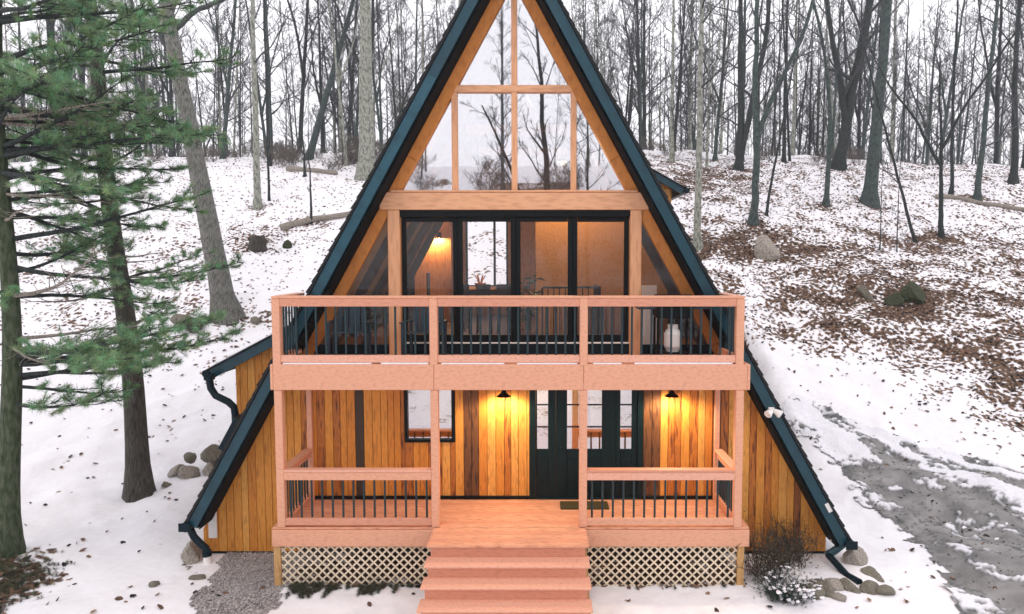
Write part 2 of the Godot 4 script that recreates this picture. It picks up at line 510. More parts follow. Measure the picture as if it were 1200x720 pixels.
func leaf_mesh() -> ArrayMesh:
	var mb := MB.new()
	# a curled oak leaf: two halves folded along the midrib, bent up at the tip
	var mid := [Vector3(-0.5, 0.02, 0), Vector3(0, -0.05, 0), Vector3(0.5, 0.16, 0)]
	for s in [-1.0, 1.0]:
		var e := [Vector3(-0.2, 0.12, 0.3 * s), Vector3(0.22, 0.2, 0.26 * s)]
		mb.flat(mid[0], e[0], mid[1], Vector3.UP)
		mb.flat(e[0], e[1], mid[1], Vector3.UP)
		mb.flat(e[1], mid[2], mid[1], Vector3.UP)
	return mb.mesh()

func scatter_leaves() -> void:
	var rng := RandomNumberGenerator.new()
	rng.seed = 77
	var xfs := []
	var cols := []
	var pal := [Color(0.07, 0.042, 0.028), Color(0.12, 0.07, 0.045), Color(0.022, 0.02, 0.02), Color(0.3, 0.19, 0.12), Color(0.2, 0.11, 0.065)]
	for k in 190000:
		var x := rng.randf_range(-26.0, 30.0)
		var z := rng.randf_range(-34.0, 5.0)
		var keep := rng.randf()
		var q := rng.randf()
		if absf(x) < 6.0 and z < 1.2: continue
		var l := litter(x, z)
		var cl := fine.get_noise_2d(x * 0.7 + 90.0, z * 1.6) * 0.9
		if keep > l * l * (0.8 + cl * 1.2) + (0.022 if x < -5.0 else 0.03): continue
		var s := rng.randf_range(0.06, 0.15)
		var b := Basis.from_euler(Vector3(rng.randf_range(-0.7, 0.7), q * TAU, rng.randf_range(-0.7, 0.7))).scaled(Vector3(s, s, s))
		xfs.append(Transform3D(b, Vector3(x, height(x, z) + 0.012, z)))
		cols.append(pal[int(q * 97.0) % 5])
	var o := multi(self, "fallen_leaves", leaf_mesh(), M.leaf, xfs, cols)
	tag(o, "brown dead leaves scattered over the snowy slope", "leaves", "", "stuff")

func make_driveway() -> void:
	var poly := PackedVector2Array([Vector2(6.9, -6.4), Vector2(7.5, -3.55), Vector2(7.25, -2.3), Vector2(7.5, -0.9), Vector2(7.35, 0.5), Vector2(6.5, 2.2), Vector2(5.6, 4.6), Vector2(14, 6.5), Vector2(14, 1), Vector2(12.2, -2.4), Vector2(10.6, -4.2), Vector2(8.9, -5.6), Vector2(7.7, -7.0)])
	var mb := MB.new()
	var nA := FastNoiseLite.new(); nA.seed = 41; nA.frequency = 0.55; nA.fractal_octaves = 5
	var nB := FastNoiseLite.new(); nB.seed = 42; nB.frequency = 1.6; nB.fractal_octaves = 5
	var st := 0.05
	var cells := {}
	var ni := int(8.6 / st)
	var nj := int(13.6 / st)
	var ids := {}
	var edges := []
	for k in poly.size(): edges.append([poly[k], poly[(k + 1) % poly.size()]])
	for j in nj + 1:
		for i in ni + 1:
			var p := Vector2(5.5 + i * st, -7.1 + j * st)
			var w := p + Vector2(nB.get_noise_2d(p.x, p.y), nB.get_noise_2d(p.x + 40.0, p.y)) * 0.35
			if not Geometry2D.is_point_in_polygon(w, poly): continue
			var d := 9.0
			for e in edges: d = minf(d, w.distance_to(Geometry2D.get_closest_point_to_segment(w, e[0], e[1])))
			# snow patches left on the tarmac; melt rims stay wet and dark
			var up := smoothstep(-1.5, -5.5, p.y)
			var s := nA.get_noise_2d((p.x * 0.93 - p.y * 0.36) * 2.0, (p.y * 0.93 + p.x * 0.36) * 0.85) + 0.42 * up - 0.05 + 0.42 * nB.get_noise_2d(p.x * 2.2, p.y * 2.2)
			s -= 0.4 * gauss(p.x, p.y, 8.3, -2.4, 1.3, 1.2) + 0.35 * gauss(p.x, p.y, 9.2, 0.8, 2.2, 1.4)
			var snow := smoothstep(-0.02, 0.16, s)
			var wet := smoothstep(-0.2, 0.0, s) * (1.0 - snow) * 1.0 + smoothstep(0.45, 0.05, d + 0.2 * nA.get_noise_2d(p.x * 3.0, p.y * 3.0)) * 0.7
			var tone := 0.25 + 0.14 * nA.get_noise_2d(p.x * 2.0 + 30.0, p.y * 2.0)
			var col := Color(tone * 1.03, tone * 0.99, tone * 0.96).lerp(Color(0.06, 0.07, 0.068), clampf(wet * (0.6 + 0.8 * nB.get_noise_2d(p.x * 2.3, p.y * 2.3 + 9.0)), 0.0, 1.0)).lerp(Color(0.83, 0.82, 0.86), snow)
			var crack := smoothstep(0.018, 0.0, absf(nA.get_noise_2d(p.x * 0.9 + 70.0, p.y * 0.9))) * (1.0 - snow)
			col = col.lerp(Color(0.07, 0.07, 0.068), crack * 0.8)
			ids[j * 1000 + i] = mb.v.size()
			mb.v.append(Vector3(p.x, height(p.x, p.y) + 0.016 + 0.025 * snow, p.y))
			mb.n.append(Vector3.UP)
			mb.c.append(col)
	for j in nj:
		for i in ni:
			var a = ids.get(j * 1000 + i); var b = ids.get(j * 1000 + i + 1); var c = ids.get(j * 1000 + i + 1000); var d = ids.get(j * 1000 + i + 1001)
			if a == null or b == null or c == null or d == null: continue
			for q in [a, b, c, b, d, c]: mb.idx.append(q)
			var nn := (mb.v[c] - mb.v[a]).cross(mb.v[b] - mb.v[a]).normalized()
			mb.n[a] = nn; mb.n[b] = nn
	var o := part(self, "driveway", mb.mesh(), M.road)
	o.set_meta("kind", "structure")
	tag(o, "grey tarmac driveway with wet edges and patches of melting snow", "driveway")
	var rng := RandomNumberGenerator.new()
	rng.seed = 44
	var xfs := []
	var cols := []
	for k in 5200:
		var p := Vector2(rng.randf_range(6.0, 13.5), rng.randf_range(-6.5, 4.0))
		var q := rng.randf()
		if not Geometry2D.is_point_in_polygon(p, poly) or nB.get_noise_2d(p.x, p.y) < q * 0.5 - 0.2: continue
		var sc := rng.randf_range(0.006, 0.022)
		xfs.append(Transform3D(Basis.from_euler(Vector3(q * 6.0, q * 40.0, 0)).scaled(Vector3(sc, sc * 0.7, sc)), Vector3(p.x, height(p.x, p.y) + 0.024, p.y)))
		var tn := rng.randf_range(0.03, 0.3)
		cols.append(Color(tn, tn * 0.95, tn * 0.9))
	var gr := multi(self, "grit", rock_mesh(5, 1), M.leaf, xfs, cols)
	tag(gr, "loose grit and small stones on the driveway", "grit", "", "stuff")

func make_gravel() -> void:
	var rng := RandomNumberGenerator.new()
	rng.seed = 5
	var mb := MB.new()
	var st := 0.08
	var ids := {}
	for j in 40:
		for i in 40:
			var x := -5.75 + i * st
			var z := -0.1 + j * st
			var edge := -5.35 + 0.55 * clampf((z - 0.4), 0.0, 3.0) * 0.6 + bump.get_noise_2d(x * 9.0, z * 9.0) * 0.5
			if x < edge or x > -3.5 + bump.get_noise_2d(z * 12.0, x * 9.0) * 0.3 or z > 2.9: continue
			ids[j * 100 + i] = mb.v.size()
			mb.v.append(Vector3(x, height(x, z) + 0.014, z)); mb.n.append(Vector3.UP)
			var t := 0.3 + 0.08 * fine.get_noise_2d(x * 9.0, z * 9.0)
			mb.c.append(Color(t * 1.06, t * 0.97, t * 0.95))
	var xfs := []
	var cols := []
	for j in 40:
		for i in 40:
			var a = ids.get(j * 100 + i); var b = ids.get(j * 100 + i + 1); var c = ids.get(j * 100 + i + 100); var d = ids.get(j * 100 + i + 101)
			if a == null or b == null or c == null or d == null: continue
			for q in [a, b, c, b, d, c]: mb.idx.append(q)
			for q in 14:
				var p: Vector3 = mb.v[a] + Vector3(rng.randf() * st, 0.004, rng.randf() * st)
				var s := rng.randf_range(0.008, 0.02)
				xfs.append(Transform3D(Basis.from_euler(Vector3(rng.randf() * TAU, rng.randf() * TAU, 0)).scaled(Vector3(s, s * 0.8, s)), p))
				var t := rng.randf_range(0.14, 0.5)
				cols.append(Color(t * 1.06, t * 0.98, t * 0.95))
	var g := part(self, "gravel_bed", mb.mesh(), M.road)
	tag(g, "bare strip of pinkish grey gravel beside the porch", "gravel", "", "structure")
	var o := multi(self, "gravel", rock_mesh(3, 1), M.leaf, xfs, cols)
	tag(o, "loose pinkish grey gravel beside the porch corner", "gravel", "", "stuff")

func rock_mesh(sd: int, level: int) -> ArrayMesh:
	# a sphere of 20 faces, split and pushed about by noise into a blunt stone
	var t := (1.0 + sqrt(5.0)) / 2.0
	var pts := []
	for p in [[-1, t, 0], [1, t, 0], [-1, -t, 0], [1, -t, 0], [0, -1, t], [0, 1, t], [0, -1, -t], [0, 1, -t], [t, 0, -1], [t, 0, 1], [-t, 0, -1], [-t, 0, 1]]: pts.append(Vector3(p[0], p[1], p[2]).normalized())
	var tris := [[0, 11, 5], [0, 5, 1], [0, 1, 7], [0, 7, 10], [0, 10, 11], [1, 5, 9], [5, 11, 4], [11, 10, 2], [10, 7, 6], [7, 1, 8], [3, 9, 4], [3, 4, 2], [3, 2, 6], [3, 6, 8], [3, 8, 9], [4, 9, 5], [2, 4, 11], [6, 2, 10], [8, 6, 7], [9, 8, 1]]
	var cur := []
	for q in tris: cur.append([pts[q[0]], pts[q[1]], pts[q[2]]])
	for l in level:
		var nxt := []
		for q in cur:
			var a: Vector3 = (q[0] + q[1]).normalized(); var b: Vector3 = (q[1] + q[2]).normalized(); var c: Vector3 = (q[2] + q[0]).normalized()
			nxt.append([q[0], a, c]); nxt.append([q[1], b, a]); nxt.append([q[2], c, b]); nxt.append([a, b, c])
		cur = nxt
	var f := FastNoiseLite.new()
	f.seed = sd; f.frequency = 1.4; f.fractal_octaves = 3
	var rng := RandomNumberGenerator.new()
	rng.seed = sd
	var cuts := []
	for k in 9: cuts.append([Vector3(rng.randf_range(-1, 1), rng.randf_range(-1, 1), rng.randf_range(-1, 1)).normalized(), rng.randf_range(0.42, 0.8)])
	var push := func(p: Vector3) -> Vector3:
		var r := 1.05
		for q in cuts:
			var c: float = p.dot(q[0])
			if c > 0.05: r = minf(r, q[1] / c)
		return p * (r + 0.07 * f.get_noise_3dv(p * 2.2))
	var mb := MB.new()
	for q in cur:
		var a: Vector3 = push.call(q[0]); var b: Vector3 = push.call(q[1]); var c: Vector3 = push.call(q[2])
		mb.flat(a, b, c, a + b + c)
	return mb.mesh()

# ---------------------------------------------------------------- trees
func wander(p: Vector3, d: Vector3, length: float, segs: int, wob: float, lift: float, rng: RandomNumberGenerator) -> PackedVector3Array:
	var pts := PackedVector3Array([p])
	for k in segs:
		d = (d + Vector3(rng.randf_range(-wob, wob), rng.randf_range(-wob, wob) + lift, rng.randf_range(-wob, wob))).normalized()
		p += d * (length / segs)
		pts.append(p)
	return pts

func taper(n: int, r0: float, r1: float) -> PackedFloat32Array:
	var r := PackedFloat32Array()
	for k in n: r.append(lerpf(r0, r1, float(k) / (n - 1)))
	return r

func along(pts: PackedVector3Array, t: float) -> Vector3:
	var f := t * (pts.size() - 1)
	var k := mini(int(f), pts.size() - 2)
	return pts[k].lerp(pts[k + 1], f - k)

func limb(mb: MB, p: Vector3, d: Vector3, length: float, r: float, rng: RandomNumberGenerator, subs: int, twigs: int, thin := 0.006, wob := 0.22) -> void:
	var pts := wander(p, d, length, 6, wob, 0.06, rng)
	mb.ring_tube(pts, taper(7, r, maxf(thin, r * 0.22)), 5, false)
	for s in subs:
		var t := lerpf(0.22, 0.97, (s + rng.randf() * 0.8) / subs)
		var q := along(pts, t)
		var dd := (along(pts, minf(1.0, t + 0.1)) - along(pts, maxf(0.0, t - 0.1))).normalized()
		var off := Vector3(rng.randf_range(-1, 1), rng.randf_range(-0.5, 1), rng.randf_range(-1, 1)).normalized()
		dd = (dd + off * 0.85).normalized()
		var l2 := length * rng.randf_range(0.22, 0.48) * (1.15 - 0.5 * t)
		var r2 := maxf(thin, r * 0.4 * (1.1 - 0.6 * t))
		var pp := wander(q, dd, l2, 4, 0.28, 0.05, rng)
		mb.ring_tube(pp, taper(5, r2, thin), 4, false)
		for w in twigs:
			var t2 := rng.randf_range(0.2, 1.0)
			var o2 := Vector3(rng.randf_range(-1, 1), rng.randf_range(-0.6, 1), rng.randf_range(-1, 1)).normalized()
			var d2 := ((pp[4] - pp[0]).normalized() + o2).normalized()
			var p2 := wander(along(pp, t2), d2, l2 * rng.randf_range(0.25, 0.6), 2, 0.3, 0.05, rng)
			mb.ring_tube(p2, taper(3, thin * 1.2, thin * 0.6), 3, false)

# o: h height, r radius at breast height, lean (offset of the top), seed, limbs, start (share of the height where limbs begin), forks [[share, azimuth, spread, length share, radius share]], bark, bend
func bare_tree(root: Node3D, o: Dictionary) -> void:
	var rng := RandomNumberGenerator.new()
	rng.seed = o.seed
	var h: float = o.h
	var r: float = o.r
	var lean: Vector3 = o.get("lean", Vector3.ZERO)
	var bend: Vector3 = o.get("bend", Vector3.ZERO)
	var tm := MB.new()
	var cm := MB.new()
	var segs := 22
	var pts := PackedVector3Array(); var rad := PackedFloat32Array()
	var wx := 0.0; var wz := 0.0
	for k in segs + 1:
		var t := pow(float(k) / segs, 1.25)
		var y := -0.35 + t * (h + 0.35)
		wx += rng.randf_range(-1, 1) * r * o.get("wob", 0.3); wz += rng.randf_range(-1, 1) * r * o.get("wob", 0.3)
		pts.append(Vector3(wx, y, wz) + lean * t + bend * sin(t * PI))
		rad.append(r * (1.0 - 0.8 * pow(t, 0.85)) * (1.0 + 0.6 * exp(-maxf(0.0, y) / (r * 0.9))))
	tm.ring_tube(pts, rad, o.get("sides", 9), false, o.get("ridge", 0.05), o.seed)
	var stems := [[pts, r]]
	for f in o.get("forks", []):
		var p := along(pts, f[0])
		var fr: float = r * f[4]
		var d := Vector3(cos(f[1]) * f[2], 1.0, sin(f[1]) * f[2]).normalized()
		var fp := wander(p, d, h * f[3], 12, o.get("fwob", 0.11), 0.05, rng)
		tm.ring_tube(fp, taper(13, fr, fr * 0.25), maxi(6, o.get("sides", 9) - 2), false, o.get("ridge", 0.05), o.seed + 1)
		stems.append([fp, fr])
	var start: float = o.get("start", 0.35)
	var thin: float = o.get("thin", 0.008)
	for st in stems:
		var path: PackedVector3Array = st[0]
		var cnt: int = o.limbs if st[0] == pts else int(o.limbs * 0.6)
		for k in cnt:
			var t := lerpf(start, 0.99, pow((k + rng.randf()) / cnt, 0.8))
			if st[0] != pts: t = lerpf(0.12, 0.99, (k + rng.randf()) / cnt)
			var p := along(path, t)
			var a := rng.randf() * TAU
			var up := rng.randf_range(0.25, 1.1) + t * 0.4
			var d := Vector3(cos(a), up, sin(a)).normalized()
			var rr: float = st[1] * (1.0 - 0.8 * t) * rng.randf_range(0.3, 0.6)
			limb(cm, p, d, h * o.get("reach", 0.2) * rng.randf_range(0.45, 1.2) * (1.15 - 0.6 * t), maxf(rr, thin * 1.6), rng, o.get("subs", 5), o.get("twigs", 5), thin)
	part(root, "trunk", tm.mesh(), M[o.bark])
	if cm.v.size() > 0: part(root, "crown", cm.mesh(), M[o.get("twig", "twig")])

func needle_tuft(sd: int) -> ArrayMesh:
	var rng := RandomNumberGenerator.new()
	rng.seed = sd
	var mb := MB.new()
	for k in 26:
		var d := Vector3(rng.randf_range(-1, 1), rng.randf_range(-0.35, 1.0), rng.randf_range(-1, 1)).normalized()
		var l := rng.randf_range(0.75, 1.15)
		var base := Vector3(0, rng.randf_range(-0.3, 0.3), 0)
		var s := d.cross(Vector3(rng.randf_range(-1, 1), 1, rng.randf_range(-1, 1))).normalized() * 0.032
		var tip := base + d * l + Vector3(0, -0.12, 0)
		mb.flat(base - s, base + s, tip, Vector3.UP)
	return mb.mesh()

func pine(root: Node3D, o: Dictionary) -> void:
	var rng := RandomNumberGenerator.new()
	rng.seed = o.seed
	var h: float = o.h
	var r: float = o.r
	var lean: Vector3 = o.get("lean", Vector3.ZERO)
	var tm := MB.new()
	var pts := PackedVector3Array(); var rad := PackedFloat32Array()
	for k in 27:
		var t := pow(k / 26.0, 1.3)
		var y := -0.4 + t * (h + 0.4)
		pts.append(Vector3(0.05 * sin(y * 0.9 + o.seed), y, 0.05 * cos(y * 0.7)) + lean * t)
		rad.append(r * (1.0 - 0.85 * t) * (1.0 + 0.55 * exp(-maxf(0.0, y) / (r * 1.6))))
	tm.ring_tube(pts, rad, 24, false, 0.1, o.seed)
	var xfs := []
	var cols := []
	var col0 := Color(0.14, 0.3, 0.15)
	for b in o.branches:
		# each: height, azimuth (0 = +x), length, droop, green share
		var t := pow((b[0] + 0.4) / (h + 0.4), 1.0 / 1.3)
		var p := along(pts, t)
		var d := Vector3(cos(b[1]), b[3], sin(b[1])).normalized()
		var path := wander(p, d, b[2], 9, 0.1, 0.012, rng)
		var br: float = 0.014 + 0.011 * b[2]
		var target := MB.new()
		target.ring_tube(path, taper(10, br, 0.006), 6, false)
		var nsub := int(b[2] * 6.5)
		for s in nsub:
			var ts := lerpf(0.22, 1.0, (s + rng.randf()) / nsub)
			var q := along(path, ts)
			var fwd := (along(path, minf(1.0, ts + 0.1)) - along(path, maxf(0.0, ts - 0.1))).normalized()
			var sd := fwd.cross(Vector3.UP).normalized() * (1.0 if s % 2 == 0 else -1.0)
			var dd := (fwd * 0.8 + sd * rng.randf_range(0.5, 1.0) + Vector3(0, rng.randf_range(-0.3, 0.3), 0)).normalized()
			var l2 := rng.randf_range(0.35, 0.8) * (1.25 - 0.7 * ts) * minf(1.0, b[2] / 2.0)
			var pp := wander(q, dd, l2, 4, 0.2, 0.02, rng)
			target.ring_tube(pp, taper(5, 0.009, 0.004), 4, false)
			if b[4] <= 0.0: continue
			for w in 5:
				var q2 := along(pp, rng.randf_range(0.2, 0.9))
				var d3 := (dd + Vector3(rng.randf_range(-1, 1), rng.randf_range(-0.3, 0.6), rng.randf_range(-1, 1)) * 0.8).normalized()
				var l3 := l2 * rng.randf_range(0.25, 0.55)
				var p3 := wander(q2, d3, l3, 2, 0.2, 0.05, rng)
				target.ring_tube(p3, taper(3, 0.005, 0.003), 3, false)
				if rng.randf() > b[4]: continue
				for e in 3:
					var tp := along(p3, 0.45 + 0.27 * e)
					var sz := rng.randf_range(0.075, 0.125)
					var y := d3.lerp(Vector3.UP, 0.25).normalized()
					var xx := y.cross(Vector3(rng.randf_range(-1, 1), 0.2, rng.randf_range(-1, 1))).normalized()
					xfs.append(Transform3D(Basis(xx * sz, y * sz, xx.cross(y) * sz), tp))
					var g := rng.randf_range(0.65, 1.5)
					cols.append(Color(col0.r * g * rng.randf_range(0.8, 1.7), col0.g * g, col0.b * g * rng.randf_range(0.8, 1.15)))
		part(root, "branch" if b[4] > 0.0 else "dead_branch", target.mesh(), M.bark_dark if b[4] > 0.0 else M.dead_wood)
	part(root, "trunk", tm.mesh(), M[o.bark])
	if xfs.size() > 0:
		var f := multi(root, "needles", needle_tuft(o.seed), M.needle, xfs, cols)
		f.set_meta("kind", "stuff")

func hero(called: String, label: String, x: float, z: float, o: Dictionary, group := "bare trees on the slope") -> Node3D:
	var t := thing(called, label, "tree", Vector3(x, height(x, z), z), group)
	bare_tree(t, o)
	return t
#MAIN
# ---------------------------------------------------------------- house
const APEX := 10.95
const SL := 0.555
const SDIR := Vector2(0.48526, -0.87437)
const SNRM := Vector2(0.87437, 0.48526)

func rp(side: float, s: float, t: float) -> Vector2:
	var p := Vector2(0, APEX) + SDIR * s - SNRM * t
	return Vector2(p.x * side, p.y)

# height of the line that runs t below the roof's outer face
func rake_y(x: float, t: float) -> float:
	return APEX - t / (SL * 0.87437) - absf(x) / SL

func rail(parent: Node3D, a: Vector3, b: Vector3, floor_y: float, top_y: float, count: int) -> void:
	var d := b - a
	var l := d.length()
	d = d.normalized()
	var bs := Basis(d, Vector3.UP, d.cross(Vector3.UP))
	var mid := (a + b) * 0.5
	var pk: Array = [M.pink, M.pink_b, M.pink_c]
	var ph := int(absf(a.x * 7.0 + a.z * 3.0 + floor_y))
	part(parent, "top_rail", cbox(Vector3(l, 0.04, 0.15), 0.008), pk[ph % 3], Transform3D(bs, Vector3(mid.x, top_y - 0.02, mid.z)))
	part(parent, "side_rail", cbox(Vector3(l, 0.125, 0.045), 0.006), pk[(ph + 1) % 3], Transform3D(bs, Vector3(mid.x, top_y - 0.104, mid.z) + bs.z * (0.045 if absf(d.x) > 0.5 else 0.0)))
	part(parent, "bottom_rail", cbox(Vector3(l, 0.115, 0.06), 0.006), pk[(ph + 2) % 3], Transform3D(bs, Vector3(mid.x, floor_y + 0.095, mid.z) + bs.z * 0.03))
	var bal := tube([Vector3(0, floor_y + 0.1, 0), Vector3(0, top_y - 0.06, 0)], 0.0175, 8)
	for k in count:
		var p := a.lerp(b, (k + 0.5) / count)
		part(parent, "baluster", bal, M.baluster, at(p.x, 0, p.z) if absf(d.x) < 0.5 else at(p.x, 0, p.z + 0.005))

func pane(parent: Node, poly: Array, z: float, m: Material) -> void:
	part(parent, "pane", prism(PackedVector2Array(poly), z - 0.004, z + 0.004), m)

func siding(parent: Node3D, x0: float, x1: float, yb: float, tops: Callable, z: float, holes: Array, rng: RandomNumberGenerator) -> void:
	var x := x0
	while x < x1 - 0.02:
		var w := rng.randf_range(0.115, 0.16)
		if x + w > x1 - 0.07: w = x1 - x
		# boards stop where an opening begins
		var nxt := x + w
		for h in holes:
			for e in [h[0], h[1]]:
				if e > x + 0.02 and e < nxt - 0.0: nxt = minf(nxt, e)
		w = nxt - x
		var g := 0.0035
		var pick := pow(rng.randf(), 1.0 if absf(x) < 3.7 else 1.8)
		var m: Material = M.cedar[[0, 1, 2, 4, 6, 3, 0, 1, 4, 2, 6, 5, 3, 0, 7, 5, 8][int(pick * 16.99)] if absf(x + 2.88) > 0.1 else 9]
		var spans := [[yb, 99.0]]
		for h in holes:
			if x >= h[0] - 0.001 and x + w <= h[1] + 0.001: spans = [[yb, h[2]], [h[3], 99.0]]
		for sp in spans:
			var ya: float = minf(sp[1], tops.call(x + g)); var yc: float = minf(sp[1], tops.call(x + w - g))
			if maxf(ya, yc) - sp[0] < 0.03: continue
			var dz := rng.randf_range(-0.003, 0.003)
			var poly := [Vector2(x + g, sp[0]), Vector2(x + w - g, sp[0])]
			if yc > sp[0] + 0.005: poly.append(Vector2(x + w - g, yc))
			if ya > sp[0] + 0.005: poly.append(Vector2(x + g, ya))
			if poly.size() < 3: continue
			part(parent, "board", prism(PackedVector2Array(poly), z - 0.022, z + dz, 0.004), m)
		x += w

func make_house() -> void:
	var rng := RandomNumberGenerator.new()
	rng.seed = 20
	var H := thing("cabin", "tall A-frame cabin with cedar boards, salmon decks and dark teal roof edges", "house")
	# ---- roof
	var roof := sub(H, "roof")
	for side in [-1.0, 1.0]:
		var send := 12.02 if side > 0.0 else 11.66
		part(roof, "slab", prism(PackedVector2Array([rp(side, 0.3, 0.06), rp(side, send, 0.06), rp(side, send, 0.25), rp(side, 0.5, 0.25)]), -9.6, 0.515), M.soffit)
		var s := 0.0
		while s < send:
			var e := minf(s + 0.34, send + 0.03)
			var z1 := 0.57 + rng.randf_range(-0.008, 0.014)
			part(roof, "shingle_course", prism(PackedVector2Array([rp(side, s, 0.03), rp(side, e, rng.randf_range(-0.012, 0.004)), rp(side, e, 0.055), rp(side, s, 0.055)]), -9.62, z1), M.shingle)
			s += 0.2
		# fascia lengths overlap a little where they join
		var f0 := 0.06
		var cuts := [3.0, 7.1, 9.9, send] if side < 0.0 else [2.6, 5.6, 8.8, send]
		for k in 4:
			var zz := 0.545 + 0.004 * (k % 2)
			part(roof, "fascia", prism(PackedVector2Array([rp(side, f0, 0.062), rp(side, cuts[k], 0.062), rp(side, cuts[k], 0.232), rp(side, f0 + (0.1 if k == 0 else 0.0), 0.232)]), 0.518, zz, 0.005), M.teal_sheen if (side < 0.0 and k == 1) else M.teal)
			f0 = cuts[k] - 0.02
		# soffit moulding under the fascia
		part(roof, "soffit_trim", prism(PackedVector2Array([rp(side, 0.55, 0.263), rp(side, send, 0.263), rp(side, send, 0.285), rp(side, 0.6, 0.285)]), 0.07, 0.53, 0.004), M.soffit)
		# cedar rake board against the wall
		for q in [[0.7, 4.3], [4.305, 8.0], [8.005, 8.4]]:
			part(roof, "rake_board", prism(PackedVector2Array([rp(side, q[0], 0.287), rp(side, q[1], 0.287), rp(side, q[1], 0.475), rp(side, q[0], 0.475)]), -0.03, 0.055, 0.006), M.rake)
		# eave end of the gutter
		var tip := rp(side, send, 0.1)
		var gu := MB.new()
		gu.ring_tube(PackedVector3Array([Vector3(tip.x + 0.06 * side, tip.y - 0.03, 0.6), Vector3(tip.x + 0.06 * side, tip.y - 0.03, -9.4)]), PackedFloat32Array([0.085, 0.085]), 8)
		part(roof, "gutter", gu.mesh(), M.gutter)
		slab(roof, "gutter_end_cap", Vector3(tip.x + 0.06 * side - 0.1, tip.y - 0.1, 0.602), Vector3(tip.x + 0.06 * side + 0.1, tip.y + 0.05, 0.622), M.gutter, 0.02)
	part(roof, "ridge_cap", prism(PackedVector2Array([Vector2(-0.09, APEX - 0.12), Vector2(0.09, APEX - 0.12), Vector2(0.0, APEX + 0.05)]), -9.63, 0.6), M.shingle)
	# ---- lower front wall
	var wall := sub(H, "front_wall")
	var holes := [[-1.96, -1.06, 2.0, 3.12], [0.27, 2.3, 0.0, 3.16]]
	siding(wall, -5.62, 5.62, 0.0, func(x): return minf(3.3, rake_y(x, 0.2)), 0.0, holes, rng)
	for q in [[-3.9, -1.96, -0.2, 3.3], [-1.96, -1.06, -0.2, 2.0], [-1.06, 0.27, -0.2, 3.3], [2.3, 3.9, -0.2, 3.3]]:
		slab(wall, "sheathing", Vector3(q[0], q[2], -0.13), Vector3(q[1], q[3], -0.03), M.sheath, 0.0)
	for side in [-1.0, 1.0]:
		part(wall, "sheathing", prism(PackedVector2Array([Vector2(3.9 * side, -0.2), Vector2(5.62 * side, -0.2), Vector2(5.62 * side, 0.25), Vector2(3.9 * side, 3.3)]), -0.13, -0.03), M.sheath)
		slab(wall, "base_flashing", Vector3(3.86 * side, -0.12, -0.02), Vector3(5.64 * side, -0.004, 0.03), M.gutter)
	for q in [[-3.58, 0.27], [2.3, 3.55]]: slab(wall, "base_strip", Vector3(q[0], 0.972, 0.004), Vector3(q[1], 1.03, 0.03), M.black, 0.004)
	# ---- inner shell: floors, back wall, ceiling
	slab(H, "upper_floor", Vector3(-4.0, 3.3, -9.2), Vector3(4.0, 3.55, -0.01), M.in_floor, 0.0)
	slab(H, "lower_floor", Vector3(-5.3, 0.6, -9.2), Vector3(5.3, 0.9, -0.14), M.in_floor, 0.0)
	var ins := sub(H, "ceiling")
	for side in [-1.0, 1.0]:
		part(ins, "ceiling_panel", prism(PackedVector2Array([rp(side, 0.9, 0.252), rp(side, 11.4, 0.252), rp(side, 11.4, 0.272), rp(side, 0.9, 0.272)]), -9.2, -0.06), M.in_ceiling)
		for z in [-1.6, -3.1, -4.6, -6.1, -7.6]:
			part(ins, "beam", prism(PackedVector2Array([rp(side, 1.1, 0.273), rp(side, 8.3, 0.273), rp(side, 8.3, 0.44), rp(side, 1.1, 0.44)]), z - 0.06, z + 0.06, 0.006), M.in_beam)
	slab(ins, "collar_beam", Vector3(-1.15, 8.0, -3.2), Vector3(1.15, 8.18, -3.0), M.in_wood)
	slab(ins, "collar_beam", Vector3(-1.15, 8.0, -6.2), Vector3(1.15, 8.18, -6.0), M.in_wood)
	var back := sub(H, "back_wall")
	for q in [[-3.7, -1.85, 3.55, 6.6], [-1.85, -0.55, 3.55, 4.42], [-1.85, -0.55, 6.52, 6.6], [-0.55, 3.7, 3.55, 6.6]]:
		slab(back, "panel", Vector3(q[0], q[2], -9.2), Vector3(q[1], q[3], -9.1), M.in_wood, 0.0)
	part(back, "gable", prism(PackedVector2Array([Vector2(-2.3, 6.6), Vector2(2.3, 6.6), Vector2(0, 10.2)]), -9.2, -9.1), M.in_wood)
	slab(back, "panel", Vector3(-5.6, 0.6, -9.2), Vector3(5.6, 3.3, -9.1), M.white_wall, 0.0)
	var bw := sub(H, "rear_window")
	for q in [[-1.85, -1.79], [-1.0, -0.93], [-0.61, -0.55]]: slab(bw, "frame", Vector3(q[0], 4.42, -9.12), Vector3(q[1], 6.52, -9.06), M.black)
	slab(bw, "frame", Vector3(-1.79, 4.42, -9.12), Vector3(-0.61, 4.48, -9.06), M.black)
	pane(bw, [Vector2(-1.79, 4.48), Vector2(-0.61, 4.48), Vector2(-0.61, 6.52), Vector2(-1.79, 6.52)], -9.14, M.clear_glass)
	# partitions upstairs
	slab(H, "cedar_partition", Vector3(-2.95, 3.55, -6.6), Vector3(-1.95, 6.75, -6.45), M.in_wood)
	slab(H, "brown_partition", Vector3(0.35, 3.55, -2.85), Vector3(3.2, 6.75, -2.7), M.in_brown)
	slab(H, "wainscot", Vector3(0.9, 3.55, -2.69), Vector3(3.2, 4.3, -2.66), M.in_floor)
	var sr := sub(H, "stair_guard")
